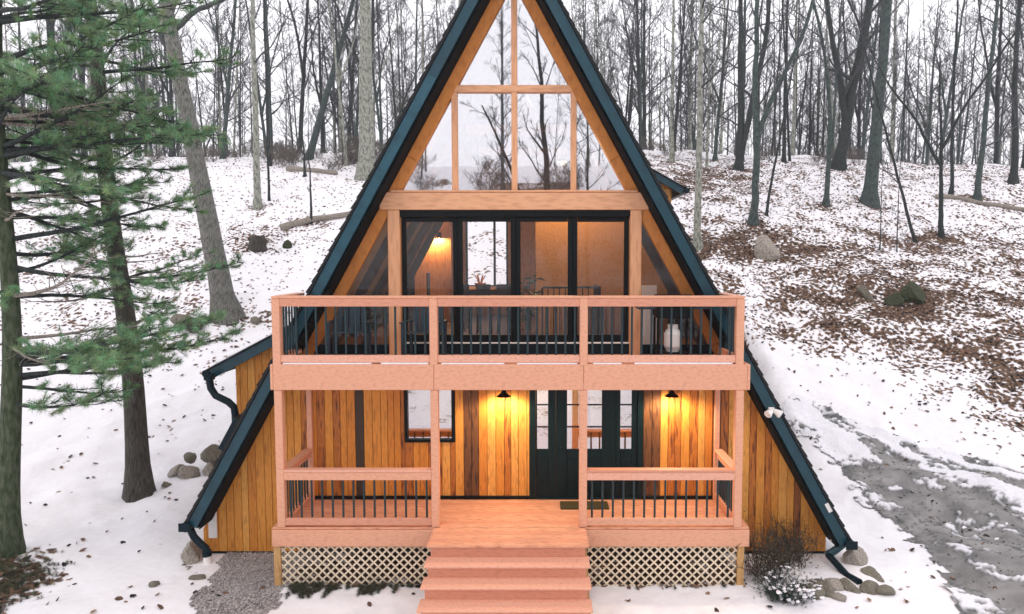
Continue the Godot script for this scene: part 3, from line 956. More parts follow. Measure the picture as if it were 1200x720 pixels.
	for q in [[Vector3(0.5, 0, -1.3), Vector3(1.62, 0, -1.3)], [Vector3(1.62, 0, -1.3), Vector3(1.62, 0, -2.55)]]:
		part(sr, "hand_rail", tube([q[0] + Vector3(0, 4.72, 0), q[1] + Vector3(0, 4.72, 0)], 0.024), M.black)
		for k in 11:
			var p: Vector3 = q[0].lerp(q[1], k / 10.0)
			part(sr, "picket", tube([p + Vector3(0, 3.56, 0), p + Vector3(0, 4.71, 0)], 0.011 if k % 10 else 0.022, 6), M.black)
	# hall behind the front door; unseen pendants added here and upstairs for warmth
	slab(H, "hall_wainscot", Vector3(-4.6, 0.9, -3.2), Vector3(4.6, 1.55, -3.1), M.in_wood)
	slab(H, "hall_wall", Vector3(-4.6, 1.552, -3.2), Vector3(4.6, 3.29, -3.12), M.white_wall)
	slab(H, "hall_newel", Vector3(1.35, 0.9, -2.3), Vector3(1.5, 3.29, -2.15), M.in_wood)
	for q in [Vector3(0.2, 3.1, -1.6), Vector3(0.9, 7.2, -1.9)]:
		var pn := sub(H, "added_pendant")
		part(pn, "cord", tube([q + Vector3(0, 0.09, 0), q + Vector3(0, 0.185 if q.y < 4.0 else 0.9, 0)], 0.006, 6), M.black)
		part(pn, "shade", lathe([Vector2(0.03, 0.1), Vector2(0.12, 0.02), Vector2(0.115, 0.02), Vector2(0.02, 0.09)], 16), M.black, Transform3D(Basis(), q))
		var pb := part(pn, "bulb", lathe([Vector2(0.0, 0.05), Vector2(0.035, 0.01), Vector2(0.0, -0.035)], 12), M.bulb, Transform3D(Basis(), q))
		var pl2 := OmniLight3D.new()
		pl2.light_color = Color(1.0, 0.82, 0.6); pl2.light_energy = 2.6 if q.y < 4.0 else 4.5; pl2.omni_range = 9.0; pl2.omni_attenuation = 2.0; pl2.light_size = 0.035; pl2.shadow_enabled = true
		pb.add_child(pl2)
	# wall sconce on the cedar partition, lit
	var sc := sub(H, "wall_sconce")
	slab(sc, "back_plate", Vector3(-2.5, 5.84, -6.448), Vector3(-2.22, 6.0, -6.41), M.black)
	for x in [-2.46, -2.26]:
		part(sc, "shade", lathe([Vector2(0.03, 0.06), Vector2(0.075, -0.06)], 12), M.black, at(x, 5.9, -6.34))
		var b := part(sc, "bulb", lathe([Vector2(0.0, 0.03), Vector2(0.025, 0.0), Vector2(0.0, -0.03)], 10), M.bulb, at(x, 5.86, -6.34))
		var l := OmniLight3D.new()
		l.light_color = Color(1.0, 0.84, 0.64); l.light_energy = 0.8; l.omni_range = 8.0; l.omni_attenuation = 2.0; l.light_size = 0.03; l.shadow_enabled = true
		b.add_child(l)
	# ---- gable glazing
	var gw := sub(H, "gable_window")
	var header := slab(H, "header_beam", Vector3(-2.32, 6.12, -0.1), Vector3(2.34, 6.42, 0.11), M.peach, 0.01)
	slab(gw, "sill", Vector3(-2.12, 6.424, -0.08), Vector3(2.14, 6.455, 0.12), M.peach, 0.004)
	slab(gw, "mullion", Vector3(-0.035, 6.456, -0.07), Vector3(0.065, 8.135, 0.045), M.peach_up)
	slab(gw, "mullion", Vector3(-0.035, 8.255, -0.07), Vector3(0.065, 9.9, 0.045), M.peach_up)
	slab(gw, "transom", Vector3(-1.13, 8.137, -0.07), Vector3(1.15, 8.253, 0.05), M.peach)
	for x in [-1.02, 1.04]: slab(gw, "mullion", Vector3(x - 0.05, 6.456, -0.07), Vector3(x + 0.05, 8.135, 0.04), M.peach_up)
	var ty := func(x): return rake_y(x, 0.44)
	var G: Material = M.mirror_glass
	pane(gw, [Vector2(-0.03, 8.25), Vector2(-0.03, ty.call(0.03)), Vector2(-0.9 - 0.05, 8.25)], -0.03, G)
	pane(gw, [Vector2(0.06, 8.25), Vector2(0.06, ty.call(0.06)), Vector2(0.95, 8.25)], -0.03, G)
	pane(gw, [Vector2(-0.975, 6.45), Vector2(-0.03, 6.45), Vector2(-0.03, 8.15), Vector2(-0.975, 8.15)], -0.03, G)
	pane(gw, [Vector2(0.06, 6.45), Vector2(0.995, 6.45), Vector2(0.995, 8.15), Vector2(0.06, 8.15)], -0.03, G)
	for s in [-1.0, 1.0]:
		pane(gw, [Vector2(1.065 * s, 6.45), Vector2(1.065 * s, ty.call(1.065)), Vector2(2.0 * s, ty.call(2.0)), Vector2(2.0 * s, 6.45)], -0.03, G)
		# narrow triangles beside the sliding doors
		pane(gw, [Vector2(2.2 * s, 3.75), Vector2(2.2 * s, ty.call(2.2)), Vector2(3.7 * s, 3.75)], -0.03, M.clear_glass)
		part(gw, "apron", prism(PackedVector2Array([Vector2(2.22 * s, 3.55), Vector2(3.9 * s, 3.55), Vector2(3.72 * s, 3.76), Vector2(2.22 * s, 3.76)]), -0.05, 0.03), M.gutter)
	# posts beside the doors
	slab(H, "door_post", Vector3(-2.19, 3.56, -0.1), Vector3(-1.985, 6.118, 0.09), M.peach_up, 0.008)
	slab(H, "door_post", Vector3(2.03, 3.56, -0.1), Vector3(2.225, 6.118, 0.09), M.peach_up, 0.008)
	# ---- sliding doors
	var sd := sub(H, "sliding_door")
	slab(sd, "head", Vector3(-1.98, 6.0, -0.1), Vector3(2.025, 6.115, 0.05), M.black)
	slab(sd, "sill", Vector3(-1.98, 3.555, -0.1), Vector3(2.025, 3.78, 0.045), M.gutter)
	slab(sd, "threshold", Vector3(-1.98, 3.782, -0.08), Vector3(2.025, 3.8, 0.07), M.white)
	var xs := [-1.975, -0.985, 0.03, 1.03, 2.02]
	for k in 4:
		var zz := -0.02 if k in [1, 2] else -0.055
		var a: float = xs[k]; var b: float = xs[k + 1]
		for q in [[a, a + 0.085], [b - 0.085, b]]: slab(sd, "stile", Vector3(q[0], 3.803, zz - 0.022), Vector3(q[1], 5.998, zz + 0.022), M.black)
		for q in [[3.803, 3.93], [5.92, 5.998]]: slab(sd, "rail", Vector3(a + 0.087, q[0], zz - 0.02), Vector3(b - 0.087, q[1], zz + 0.02), M.black)
		pane(sd, [Vector2(a + 0.08, 3.92), Vector2(b - 0.08, 3.92), Vector2(b - 0.08, 5.93), Vector2(a + 0.08, 5.93)], zz, M.clear_glass)
	slab(sd, "handle", Vector3(0.05, 4.55, 0.004), Vector3(0.08, 4.8, 0.04), M.gutter)
	# ---- upper balcony
	var bal := sub(H, "balcony")
	for k in 9: slab(bal, "deck_board", Vector3(-3.76, 3.555, 0.035 + k * 0.142), Vector3(3.74, 3.592, 0.171 + k * 0.142), M.floor_b if k % 3 == 1 else M.pink_floor)
	for q in [[-3.755, -1.217], [-1.213, 1.148], [1.152, 3.735]]: slab(bal, "rim_board", Vector3(q[0], 3.2, 1.29), Vector3(q[1], 3.61, 1.335), M.pink, 0.008)
	for x in [[-3.8, -3.757], [3.737, 3.78]]: slab(bal, "end_board", Vector3(x[0], 3.2, 0.0), Vector3(x[1], 3.61, 1.336), M.pink, 0.008)
	for k in 7: slab(bal, "joist", Vector3(-3.4 + k * 1.13, 3.3, 0.01), Vector3(-3.36 + k * 1.13, 3.55, 1.285), M.pine_post)
	for q in [[-3.6, -2.2], [-2.05, -1.3], [-1.1, -0.1], [0.1, 1.05], [1.3, 1.75], [1.95, 3.5]]:
		slab(bal, "snow_strip", Vector3(q[0], 3.611, 1.297), Vector3(q[1], 3.63 + 0.006 * rng.randf(), 1.328), M.snow, 0.008)
	var ur := sub(H, "balcony_railing")
	var px := [-3.69, -1.215, 1.15, 3.61]
	for x in px: slab(ur, "post", Vector3(x - 0.062, 3.612 if absf(x) > 9 else 3.594, 1.2), Vector3(x + 0.062, 4.645, 1.335 if absf(x) > 3.0 else 1.34), M.pink, 0.008)
	for k in 3: rail(ur, Vector3(px[k] + 0.062, 0, 1.26), Vector3(px[k + 1] - 0.062, 0, 1.26), 3.6, 4.69, 15)
	for x in px: slab(ur, "post_cap", Vector3(x - 0.0615, 4.647, 1.18), Vector3(x + 0.0615, 4.688, 1.338), M.pink, 0.006)
	rail(ur, Vector3(-3.69, 0, 0.2), Vector3(-3.69, 0, 1.18), 3.6, 4.69, 8)
	rail(ur, Vector3(3.61, 0, 0.2), Vector3(3.61, 0, 1.18), 3.6, 4.69, 8)
	# ---- porch posts
	for x in [-3.69, -1.215, 1.15, 3.63]: slab(H, "porch_post", Vector3(x - 0.062, 0.972, 1.2), Vector3(x + 0.062, 3.198, 1.325), M.pink, 0.008)
	for x in [-3.63, 3.6]: slab(H, "wall_post", Vector3(x - 0.045, 0.972, 0.012), Vector3(x + 0.045, 3.198, 0.09), M.pink, 0.006)
	# ---- porch deck
	var pd := sub(H, "porch_deck")
	for k in 9: slab(pd, "deck_board", Vector3(-3.84, 0.932, 0.04 + k * 0.142), Vector3(3.82, 0.97, 0.177 + k * 0.142), M.floor_b if k % 3 == 1 else M.pink_floor)
	for k in 5: slab(pd, "landing_board", Vector3(-1.245, 0.932, 1.335 + k * 0.138), Vector3(1.2, 0.97, 1.468 + k * 0.138), M.floor_b if k % 2 == 1 else M.pink_floor)
	slab(pd, "rim_board", Vector3(-3.84, 0.66, 1.3), Vector3(-1.25, 0.93, 1.342), M.pink, 0.008)
	slab(pd, "rim_board", Vector3(1.205, 0.66, 1.3), Vector3(3.82, 0.93, 1.342), M.pink, 0.008)
	slab(pd, "skirt_board", Vector3(-3.84, 0.66, 0.0), Vector3(-3.8, 0.93, 1.298), M.pink, 0.008)
	slab(pd, "skirt_board", Vector3(3.78, 0.66, 0.0), Vector3(3.82, 0.93, 1.298), M.pink, 0.008)
	slab(pd, "foundation", Vector3(-3.9, -0.3, -0.02), Vector3(3.9, 0.64, 0.02), M.concrete, 0.0)
	var pr := sub(H, "porch_railing")
	rail(pr, Vector3(-3.628, 0, 1.26), Vector3(-1.277, 0, 1.26), 0.965, 1.91, 14)
	rail(pr, Vector3(1.212, 0, 1.26), Vector3(3.568, 0, 1.26), 0.965, 1.91, 14)
	rail(pr, Vector3(-3.66, 0, 0.1), Vector3(-3.66, 0, 1.19), 0.965, 1.91, 8)
	rail(pr, Vector3(3.62, 0, 0.1), Vector3(3.62, 0, 1.19), 0.965, 1.91, 8)
	# ---- steps
	var stp := sub(H, "porch_steps")
	for k in 5:
		var y := 0.97 - 0.19 * k
		var z := 2.02 + 0.28 * k
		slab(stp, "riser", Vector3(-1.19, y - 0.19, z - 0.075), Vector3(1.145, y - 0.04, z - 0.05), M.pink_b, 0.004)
		if k < 4: slab(stp, "tread", Vector3(-1.245 - 0.004 * k, y - 0.23, z - 0.074), Vector3(1.2, y - 0.19, z + 0.28), M.pink_c, 0.01)  # lighter paint copy for treads, darker for risers: top light put into colour
	for x in [-1.235, 1.16]:
		part(stp, "stringer", prism(PackedVector2Array([Vector2(-1.3, 0.9), Vector2(-3.2, -0.35), Vector2(-3.2, -0.6), Vector2(-1.3, 0.55)]), 0.0, 0.04), M.pine_post, Transform3D(Basis(Vector3.UP, PI / 2), Vector3(x, -0.06, -0.01)))
	# ---- lattice skirts
	for q in [[-3.72, -1.27], [1.23, 3.64]]:
		var lp := sub(H, "lattice_skirt")
		var box := PackedVector2Array([Vector2(q[0], -0.02), Vector2(q[1], -0.02), Vector2(q[1], 0.655), Vector2(q[0], 0.655)])
		for way in [-1.0, 1.0]:
			var x: float = q[0] - 0.8
			while x < q[1] + 0.8:
				var d := Vector2(way, 1).normalized()
				var nn := Vector2(-d.y, d.x) * 0.0145
				var c := Vector2(x, 0.3)
				var res := Geometry2D.intersect_polygons(PackedVector2Array([c - d * 2 + nn, c + d * 2 + nn, c + d * 2 - nn, c - d * 2 - nn]), box)
				for poly in res:
					var zz := 1.262 if way > 0 else 1.27
					part(lp, "slat", prism(poly, zz, zz + 0.0075, 0.0015), M.lattice)
				x += 0.139
		slab(lp, "ledger", Vector3(q[0], 0.6, 1.2), Vector3(q[1], 0.655, 1.255), M.pine_post)
	for x in [-3.78, 3.7]: slab(H, "skirt_post", Vector3(x - 0.055, -0.15, 1.2), Vector3(x + 0.055, 0.658, 1.3), M.pine_post)
	# ---- front door with side lights
	var fd := sub(H, "front_door")
	slab(fd, "frame", Vector3(0.275, 0.972, -0.1), Vector3(0.375, 3.155, 0.035), M.door)
	slab(fd, "frame", Vector3(2.195, 0.972, -0.1), Vector3(2.295, 3.155, 0.035), M.door)
	slab(fd, "head", Vector3(0.377, 3.07, -0.1), Vector3(2.193, 3.155, 0.03), M.door)
	slab(fd, "sill", Vector3(0.377, 0.972, -0.1), Vector3(2.193, 1.0, 0.05), M.gutter)
	# leaf: x0, x1, glass x0, glass x1
	for lf in [[0.377, 0.74, 0.405, 0.6], [0.742, 1.81, 0.94, 1.56], [1.812, 2.193, 1.89, 2.09]]:
		var za := -0.03; var zb := 0.005
		var yg := 1.88
		slab(fd, "stile", Vector3(lf[0], 1.002, za), Vector3(lf[2], 3.068, zb), M.door)
		slab(fd, "stile", Vector3(lf[3], 1.002, za), Vector3(lf[1], 3.068, zb), M.door)
		slab(fd, "lower_panel", Vector3(lf[2] + 0.001, 1.002, za), Vector3(lf[3] - 0.001, yg, zb - 0.006), M.door)
		slab(fd, "raised_panel", Vector3(lf[2] + 0.01, 1.36, zb - 0.004), Vector3(lf[3] - 0.01, 1.7, zb + 0.008), M.door, 0.008)
		for k in 3:
			var y: float = yg + 0.4 * (k + 1)
			if y < 3.0: slab(fd, "glazing_bar", Vector3(lf[2] + 0.001, y - 0.012, za), Vector3(lf[3] - 0.001, y + 0.012, zb), M.door)
		pane(fd, [Vector2(lf[2], yg), Vector2(lf[3], yg), Vector2(lf[3], 3.06), Vector2(lf[2], 3.06)], -0.015, M.porch_glass)
	part(fd, "handle", tube([Vector3(0.82, 1.92, 0.01), Vector3(0.82, 1.92, 0.06), Vector3(0.9, 1.92, 0.06)], 0.012, 8), M.gutter)
	# ---- porch window
	var pw := sub(H, "porch_window")
	for q in [[-1.955, -1.9], [-1.12, -1.065]]: slab(pw, "frame", Vector3(q[0], 2.005, -0.1), Vector3(q[1], 3.115, 0.03), M.black)
	slab(pw, "frame", Vector3(-1.898, 2.005, -0.1), Vector3(-1.122, 2.06, 0.03), M.black)
	slab(pw, "frame", Vector3(-1.898, 3.06, -0.1), Vector3(-1.122, 3.115, 0.03), M.black)
	pane(pw, [Vector2(-1.9, 2.05), Vector2(-1.12, 2.05), Vector2(-1.12, 3.07), Vector2(-1.9, 3.07)], -0.03, M.porch_glass)
	# ---- porch lamps
	for x in [-0.17, 2.74]:
		var pl := sub(H, "porch_lamp")
		part(pl, "bracket", tube([Vector3(x, 3.05, 0.01), Vector3(x, 3.12, 0.14), Vector3(x, 3.06, 0.3), Vector3(x, 2.98, 0.32)], 0.014, 8), M.black)
		part(pl, "shade", lathe([Vector2(0.035, 3.0), Vector2(0.05, 2.96), Vector2(0.125, 2.895), Vector2(0.118, 2.893), Vector2(0.045, 2.95), Vector2(0.0, 2.965)], 20), M.black, at(x, 0, 0.32))
		part(pl, "bulb", lathe([Vector2(0.0, 2.95), Vector2(0.03, 2.92), Vector2(0.035, 2.89), Vector2(0.0, 2.86)], 12), M.bulb, at(x, 0, 0.32))
		var l := SpotLight3D.new()
		l.light_color = Color(1.0, 0.88, 0.7); l.light_energy = 1.9; l.spot_range = 8.0; l.spot_attenuation = 2.0; l.spot_angle = 84.0; l.spot_angle_attenuation = 0.5; l.light_size = 0.12; l.shadow_enabled = true
		l.position = Vector3(x, 2.9, 0.32); l.rotation_degrees = Vector3(-90, 0, 0)
		pl.add_child(l)
	# ---- side dormers
	make_dormer(H, -1.0, -0.6, Vector2(5.72, 3.2), 0.53, 5.32, 1.0, -5.6, rng)
	make_dormer(H, 1.0, -6.0, Vector2(4.23, 7.12), 0.55, 3.92, 5.4, -9.0, rng)
	# ---- gutter pipes
	var dp := sub(H, "downspout")
	part(dp, "pipe", tube([Vector3(-5.62, 3.06, -0.42), Vector3(-5.6, 2.9, -0.42), Vector3(-5.52, 2.76, -0.43), Vector3(-5.3, 2.64, -0.45), Vector3(-5.2, 2.54, -0.45), Vector3(-5.18, 2.4, -0.45), Vector3(-5.18, 1.95, -0.45)], 0.065, 12), M.gutter)
	slab(dp, "outlet", Vector3(-5.7, 3.05, -0.5), Vector3(-5.54, 3.16, -0.34), M.gutter, 0.02)
	var dl := sub(H, "downspout")
	part(dl, "pipe", tube([Vector3(-5.62, 0.66, 0.42), Vector3(-5.62, 0.56, 0.42), Vector3(-5.57, 0.44, 0.42), Vector3(-5.45, 0.31, 0.42), Vector3(-5.37, 0.24, 0.42), Vector3(-5.35, 0.12, 0.42)], 0.062, 12), M.gutter)
	part(dl, "collar", tube([Vector3(-5.36, 0.2, 0.42), Vector3(-5.35, 0.1, 0.42)], 0.078, 12), M.gutter)
	part(dl, "drain_pipe", tube([Vector3(-5.35, 0.12, 0.42), Vector3(-5.34, -0.14, 0.43)], 0.068, 14), M.white)
	slab(dl, "white_corner_board", Vector3(-5.48, 0.28, 0.06), Vector3(-5.33, 0.78, 0.09), M.white, 0.004)
	var dr := sub(H, "downspout")
	part(dr, "elbow", tube([Vector3(5.5, 0.62, 0.36), Vector3(5.58, 0.5, 0.37), Vector3(5.6, 0.36, 0.38)], 0.06, 12), M.white)
	part(dr, "pipe", tube([Vector3(5.78, 0.46, 0.42), Vector3(5.74, 0.32, 0.43), Vector3(5.58, 0.2, 0.44), Vector3(5.45, 0.12, 0.45)], 0.065, 12), M.teal)
	part(dr, "extension", tube([Vector3(5.47, 0.14, 0.45), Vector3(5.6, -0.02, 0.9), Vector3(5.68, 0.0, 1.2)], 0.06, 8), M.gutter)
	# dark flashing on the roof slope below the side wing
	var rd := sub(H, "roof_flashing")
	part(rd, "panel", prism(PackedVector2Array([rp(-1, 9.72, -0.004), rp(-1, 10.36, -0.004), rp(-1, 10.36, -0.16), rp(-1, 9.72, -0.16)]), -0.1, 0.3, 0.012), M.gutter)
	# flood lights and a tag on the fascia
	var fl := sub(H, "flood_light")
	slab(fl, "mount", Vector3(4.33, 2.66, 0.55), Vector3(4.43, 2.76, 0.6), M.white)
	for q in [[4.3, -0.35], [4.5, 0.35]]:
		part(fl, "lamp_head", lathe([Vector2(0.0, 0.12), Vector2(0.035, 0.11), Vector2(0.07, 0.0), Vector2(0.06, -0.02), Vector2(0.0, -0.01)], 14), M.white, Transform3D(Basis.from_euler(Vector3(-1.0, q[1], 0.5 * signf(q[1]))), Vector3(q[0], 2.66, 0.66)))
	part(H, "white_tag", cbox(Vector3(0.11, 0.17, 0.006), 0.001), M.white, Transform3D(Basis(Vector3.BACK, 0.5), Vector3(5.43, 1.02, 0.556)))

func make_dormer(H: Node3D, side: float, z: float, tip: Vector2, pitch: float, wall_x: float, yb: float, zback: float, rng: RandomNumberGenerator) -> void:
	var d := sub(H, "side_dormer")
	# where the shed roof meets the main roof
	var k := 0.0
	while k < 4.0 and APEX - (tip.x - k) / SL > tip.y + pitch * k: k += 0.01
	while k < 4.0 and APEX - (tip.x - k) / SL < tip.y + pitch * k: k += 0.01
	var inn := Vector2(tip.x - k - 0.1, tip.y + pitch * (k + 0.1))
	var dirv := (inn - tip).normalized()
	var nrm := Vector2(-dirv.y, dirv.x)
	if nrm.y < 0: nrm = -nrm
	var fx := func(p: Vector2) -> Vector2: return Vector2(p.x * side, p.y)
	part(d, "roof_slab", prism(PackedVector2Array([fx.call(tip), fx.call(inn), fx.call(inn - nrm * 0.14), fx.call(tip - nrm * 0.14)]), zback, z - 0.03), M.soffit)
	part(d, "roofing", prism(PackedVector2Array([fx.call(tip + nrm * 0.035 - dirv * 0.03), fx.call(inn + nrm * 0.035), fx.call(inn + nrm * 0.002), fx.call(tip + nrm * 0.002 - dirv * 0.03)]), zback, z + 0.03), M.shingle)
	part(d, "fascia", prism(PackedVector2Array([fx.call(tip), fx.call(inn), fx.call(inn - nrm * 0.17), fx.call(tip - nrm * 0.17)]), z - 0.028, z, 0.004), M.teal)
	var sn := part(d, "snow_layer", prism(PackedVector2Array([fx.call(tip + nrm * 0.06 + dirv * 0.1), fx.call(inn + nrm * 0.06), fx.call(inn + nrm * 0.036), fx.call(tip + nrm * 0.036)]), zback, z - 0.06, 0.02), M.snow)
	var under := func(x: float) -> float: return tip.y - 0.16 + pitch * (tip.x - absf(x))
	var zw := z - 0.22
	var xin := tip.x - k
	var x := xin
	while x < wall_x - 0.01:
		var w := minf(rng.randf_range(0.12, 0.16), wall_x - x)
		var poly := PackedVector2Array()
		for xx in [x + 0.003, x + w - 0.003]:
			poly.append(Vector2(xx * side, maxf(APEX - xx / SL - 0.5, yb)))
		for xx in [x + w - 0.003, x + 0.003]:
			poly.append(Vector2(xx * side, under.call(xx)))
		part(d, "board", prism(poly, zw - 0.03, zw, 0.004), M.cedar[[0, 2, 6, 4, 1][int(rng.randf() * 4.99)]])
		x += w
	var lo := maxf(APEX - wall_x / SL - 0.5, yb)
	slab(d, "outer_wall", Vector3((wall_x - 0.06) * side, lo, zback), Vector3(wall_x * side, under.call(wall_x), zw - 0.032), M.cedar[1])
	part(d, "gutter", tube([Vector3((tip.x + 0.05) * side, tip.y - 0.06, z + 0.02), Vector3((tip.x + 0.05) * side, tip.y - 0.06, zback)], 0.075, 8), M.gutter)
# ---------------------------------------------------------------- objects on and in the house
func make_furniture() -> void:
	var rng := RandomNumberGenerator.new()
	rng.seed = 9
	# patio chairs on the balcony
	var spots := [[-2.78, 0.45, 0.12, "dark blue slatted patio chair on the balcony beside the cedar corner post"], [-1.5, 0.5, -0.1, "dark blue slatted patio chair on the balcony facing the sliding doors"]]
	for s in spots:
		var c := thing("patio_chair", s[3], "chair", Vector3(s[0], 3.592, s[1]), "patio chairs on the balcony")
		c.rotation.y = s[2]
		for k in 5: part(c, "seat_slat", cbox(Vector3(0.54, 0.022, 0.085), 0.006), M.patio, at(0, 0.42 + 0.008 * k, -0.18 + 0.1 * k))
		for k in 5: part(c, "back_slat", cbox(Vector3(0.085, 0.5 + 0.05 * (2 - absi(k - 2)), 0.02), 0.006), M.patio, Transform3D(Basis(Vector3.RIGHT, -0.22), Vector3(-0.2 + 0.1 * k, 0.66, -0.27)))
		for x in [-0.3, 0.3]:
			part(c, "arm", cbox(Vector3(0.09, 0.025, 0.56), 0.008), M.patio, at(x, 0.62, 0.02))
			for z in [-0.24, 0.25]: part(c, "leg", cbox(Vector3(0.05, 0.61, 0.05), 0.006), M.patio, at(x, 0.304, z))
	# gas grill with its bottle
	var g := thing("gas_grill", "black gas grill on a cart by the balcony's cedar post", "grill", Vector3(2.72, 3.592, 0.42))
	part(g, "firebox", cbox(Vector3(0.62, 0.2, 0.42), 0.03), M.black, at(0, 0.78, 0))
	var lid := MB.new()
	var arc := PackedVector3Array()
	for k in 9:
		var a := PI * k / 8.0
		var p0 := Vector3(-0.31, 0.88 + 0.2 * sin(a), 0.2 * cos(a)); var a2 := PI * mini(k + 1, 8) / 8.0
		var p1 := Vector3(-0.31, 0.88 + 0.2 * sin(a2), 0.2 * cos(a2))
		if k < 8:
			lid.quad(p0, p1, p1 + Vector3(0.62, 0, 0), p0 + Vector3(0.62, 0, 0), Vector3(0, sin(a + 0.2), cos(a + 0.2)).normalized())
			for x in [-0.31, 0.31]: lid.tri(Vector3(x, 0.88, 0), Vector3(x, p0.y, p0.z), Vector3(x, p1.y, p1.z), Vector3(signf(x), 0, 0))
	var lm := part(g, "lid", lid.mesh(), M.black)
	part(lm, "handle", tube([Vector3(-0.2, 0.95, 0.23), Vector3(0.2, 0.95, 0.23)], 0.014, 8), M.white)
	for x in [-0.47, 0.47]: part(g, "side_shelf", cbox(Vector3(0.3, 0.03, 0.4), 0.008), M.patio, at(x, 0.85, 0))
	for x in [-0.28, 0.28]:
		for z in [-0.18, 0.18]: part(g, "leg", cbox(Vector3(0.04, 0.68, 0.04), 0.004), M.black, at(x, 0.342, z))
	part(g, "bottom_shelf", cbox(Vector3(0.6, 0.02, 0.4), 0.004), M.black, at(0, 0.1, 0))
	var pt := thing("propane_bottle", "white propane bottle under the black gas grill", "gas bottle", Vector3(2.72, 3.703, 0.44))
	part(pt, "bottle", lathe([Vector2(0.0, 0.02), Vector2(0.12, 0.03), Vector2(0.148, 0.09), Vector2(0.15, 0.3), Vector2(0.11, 0.37), Vector2(0.03, 0.4), Vector2(0.0, 0.4)], 20), M.white)
	part(pt, "foot_ring", lathe([Vector2(0.11, 0.0), Vector2(0.11, 0.04)], 16), M.white)
	part(pt, "collar", lathe([Vector2(0.09, 0.36), Vector2(0.09, 0.46), Vector2(0.082, 0.46)], 16), M.white)
	# door mat
	var dm := thing("door_mat", "worn mossy green doormat in front of the door", "doormat", Vector3(1.23, 0.971, 0.36))
	part(dm, "pile", cbox(Vector3(0.84, 0.022, 0.36), 0.008), M.mat_green, at(0, 0.011, 0))
	# table and stools upstairs
	var t := thing("dining_table", "pale wooden table upstairs in front of the rear window", "table", Vector3(-0.82, 3.551, -4.6))
	part(t, "table_top", cbox(Vector3(1.3, 0.05, 0.9), 0.012), M.peach, at(0, 1.02, 0))
	part(t, "apron", cbox(Vector3(1.16, 0.12, 0.76), 0.006), M.black, at(0, 0.93, 0))
	for x in [-0.54, 0.54]:
		for z in [-0.34, 0.34]: part(t, "leg", cbox(Vector3(0.06, 0.88, 0.06), 0.006), M.black, at(x, 0.44, z))
	var st := [[-1.35, -3.85, "black bar stool upstairs nearest the cedar partition"], [-0.85, -3.8, "black bar stool upstairs in the middle before the table"], [-0.38, -3.85, "black bar stool upstairs nearest the tall plant"], [-2.05, -4.4, "black high-backed chair upstairs at the end of the table"]]
	for k in 4:
		var s: Array = st[k]
		var c := thing("bar_stool", s[2], "stool", Vector3(s[0], 3.551, s[1]), "black seats around the upstairs table")
		part(c, "seat", lathe([Vector2(0, 0.7), Vector2(0.19, 0.71), Vector2(0.2, 0.74), Vector2(0.17, 0.765), Vector2(0, 0.77)], 18), M.black)
		part(c, "backrest", cbox(Vector3(0.34, 0.3 if k < 3 else 0.6, 0.03), 0.012), M.black, Transform3D(Basis(Vector3.RIGHT, 0.12), Vector3(0, 1.0, 0.2)) if k < 3 else Transform3D(Basis(Vector3.UP, PI / 2), Vector3(-0.19, 1.1, 0)))
		for x in [-0.12, 0.12]:
			for z in [-0.12, 0.12]: part(c, "leg", tube([Vector3(x * 1.35, 0, z * 1.35), Vector3(x, 0.71, z)], 0.016, 8), M.black)
		for x in [-0.14, 0.14]: part(c, "back_strut", tube([Vector3(x, 0.72, 0.13), Vector3(x, 0.9, 0.2)], 0.012, 6) if k < 3 else tube([Vector3(-0.14, 0.72, x), Vector3(-0.19, 0.9, x)], 0.012, 6), M.black)
	var vs := thing("fruit_bowl", "small wooden bowl with dried stems on the upstairs table", "bowl", Vector3(-1.0, 4.597, -4.5))
	part(vs, "bowl", lathe([Vector2(0.05, 0.0), Vector2(0.12, 0.05), Vector2(0.15, 0.1), Vector2(0.135, 0.1), Vector2(0.1, 0.055), Vector2(0.0, 0.03)], 18), M.in_wood)
	for k in 6:
		var a := k * 1.05
		part(vs, "stem", tube([Vector3(0.02 * cos(a), 0.05, 0.02 * sin(a)), Vector3(0.06 * cos(a), 0.18, 0.05 * sin(a)), Vector3(0.13 * cos(a), 0.28, 0.1 * sin(a))], 0.014, 6), M.rake)
	# house plants behind the glass
	house_plant("tall leafy house plant in a clay pot beside the stair guard", Vector3(0.22, 3.551, -1.5), 1.75, 46, 51)
	house_plant("bushy house plant behind the narrow triangular pane at the cabin's shaded corner", Vector3(-2.75, 3.551, -0.75), 1.15, 60, 52)
	var cv := thing("canvas_panel", "plain white panel standing behind the narrow triangular pane beside the grill", "panel", Vector3(2.62, 3.551, -1.5))
	part(cv, "panel", cbox(Vector3(0.3, 1.2, 0.03), 0.004), M.white, Transform3D(Basis(Vector3.RIGHT, -0.06), Vector3(0, 0.6, 0)))

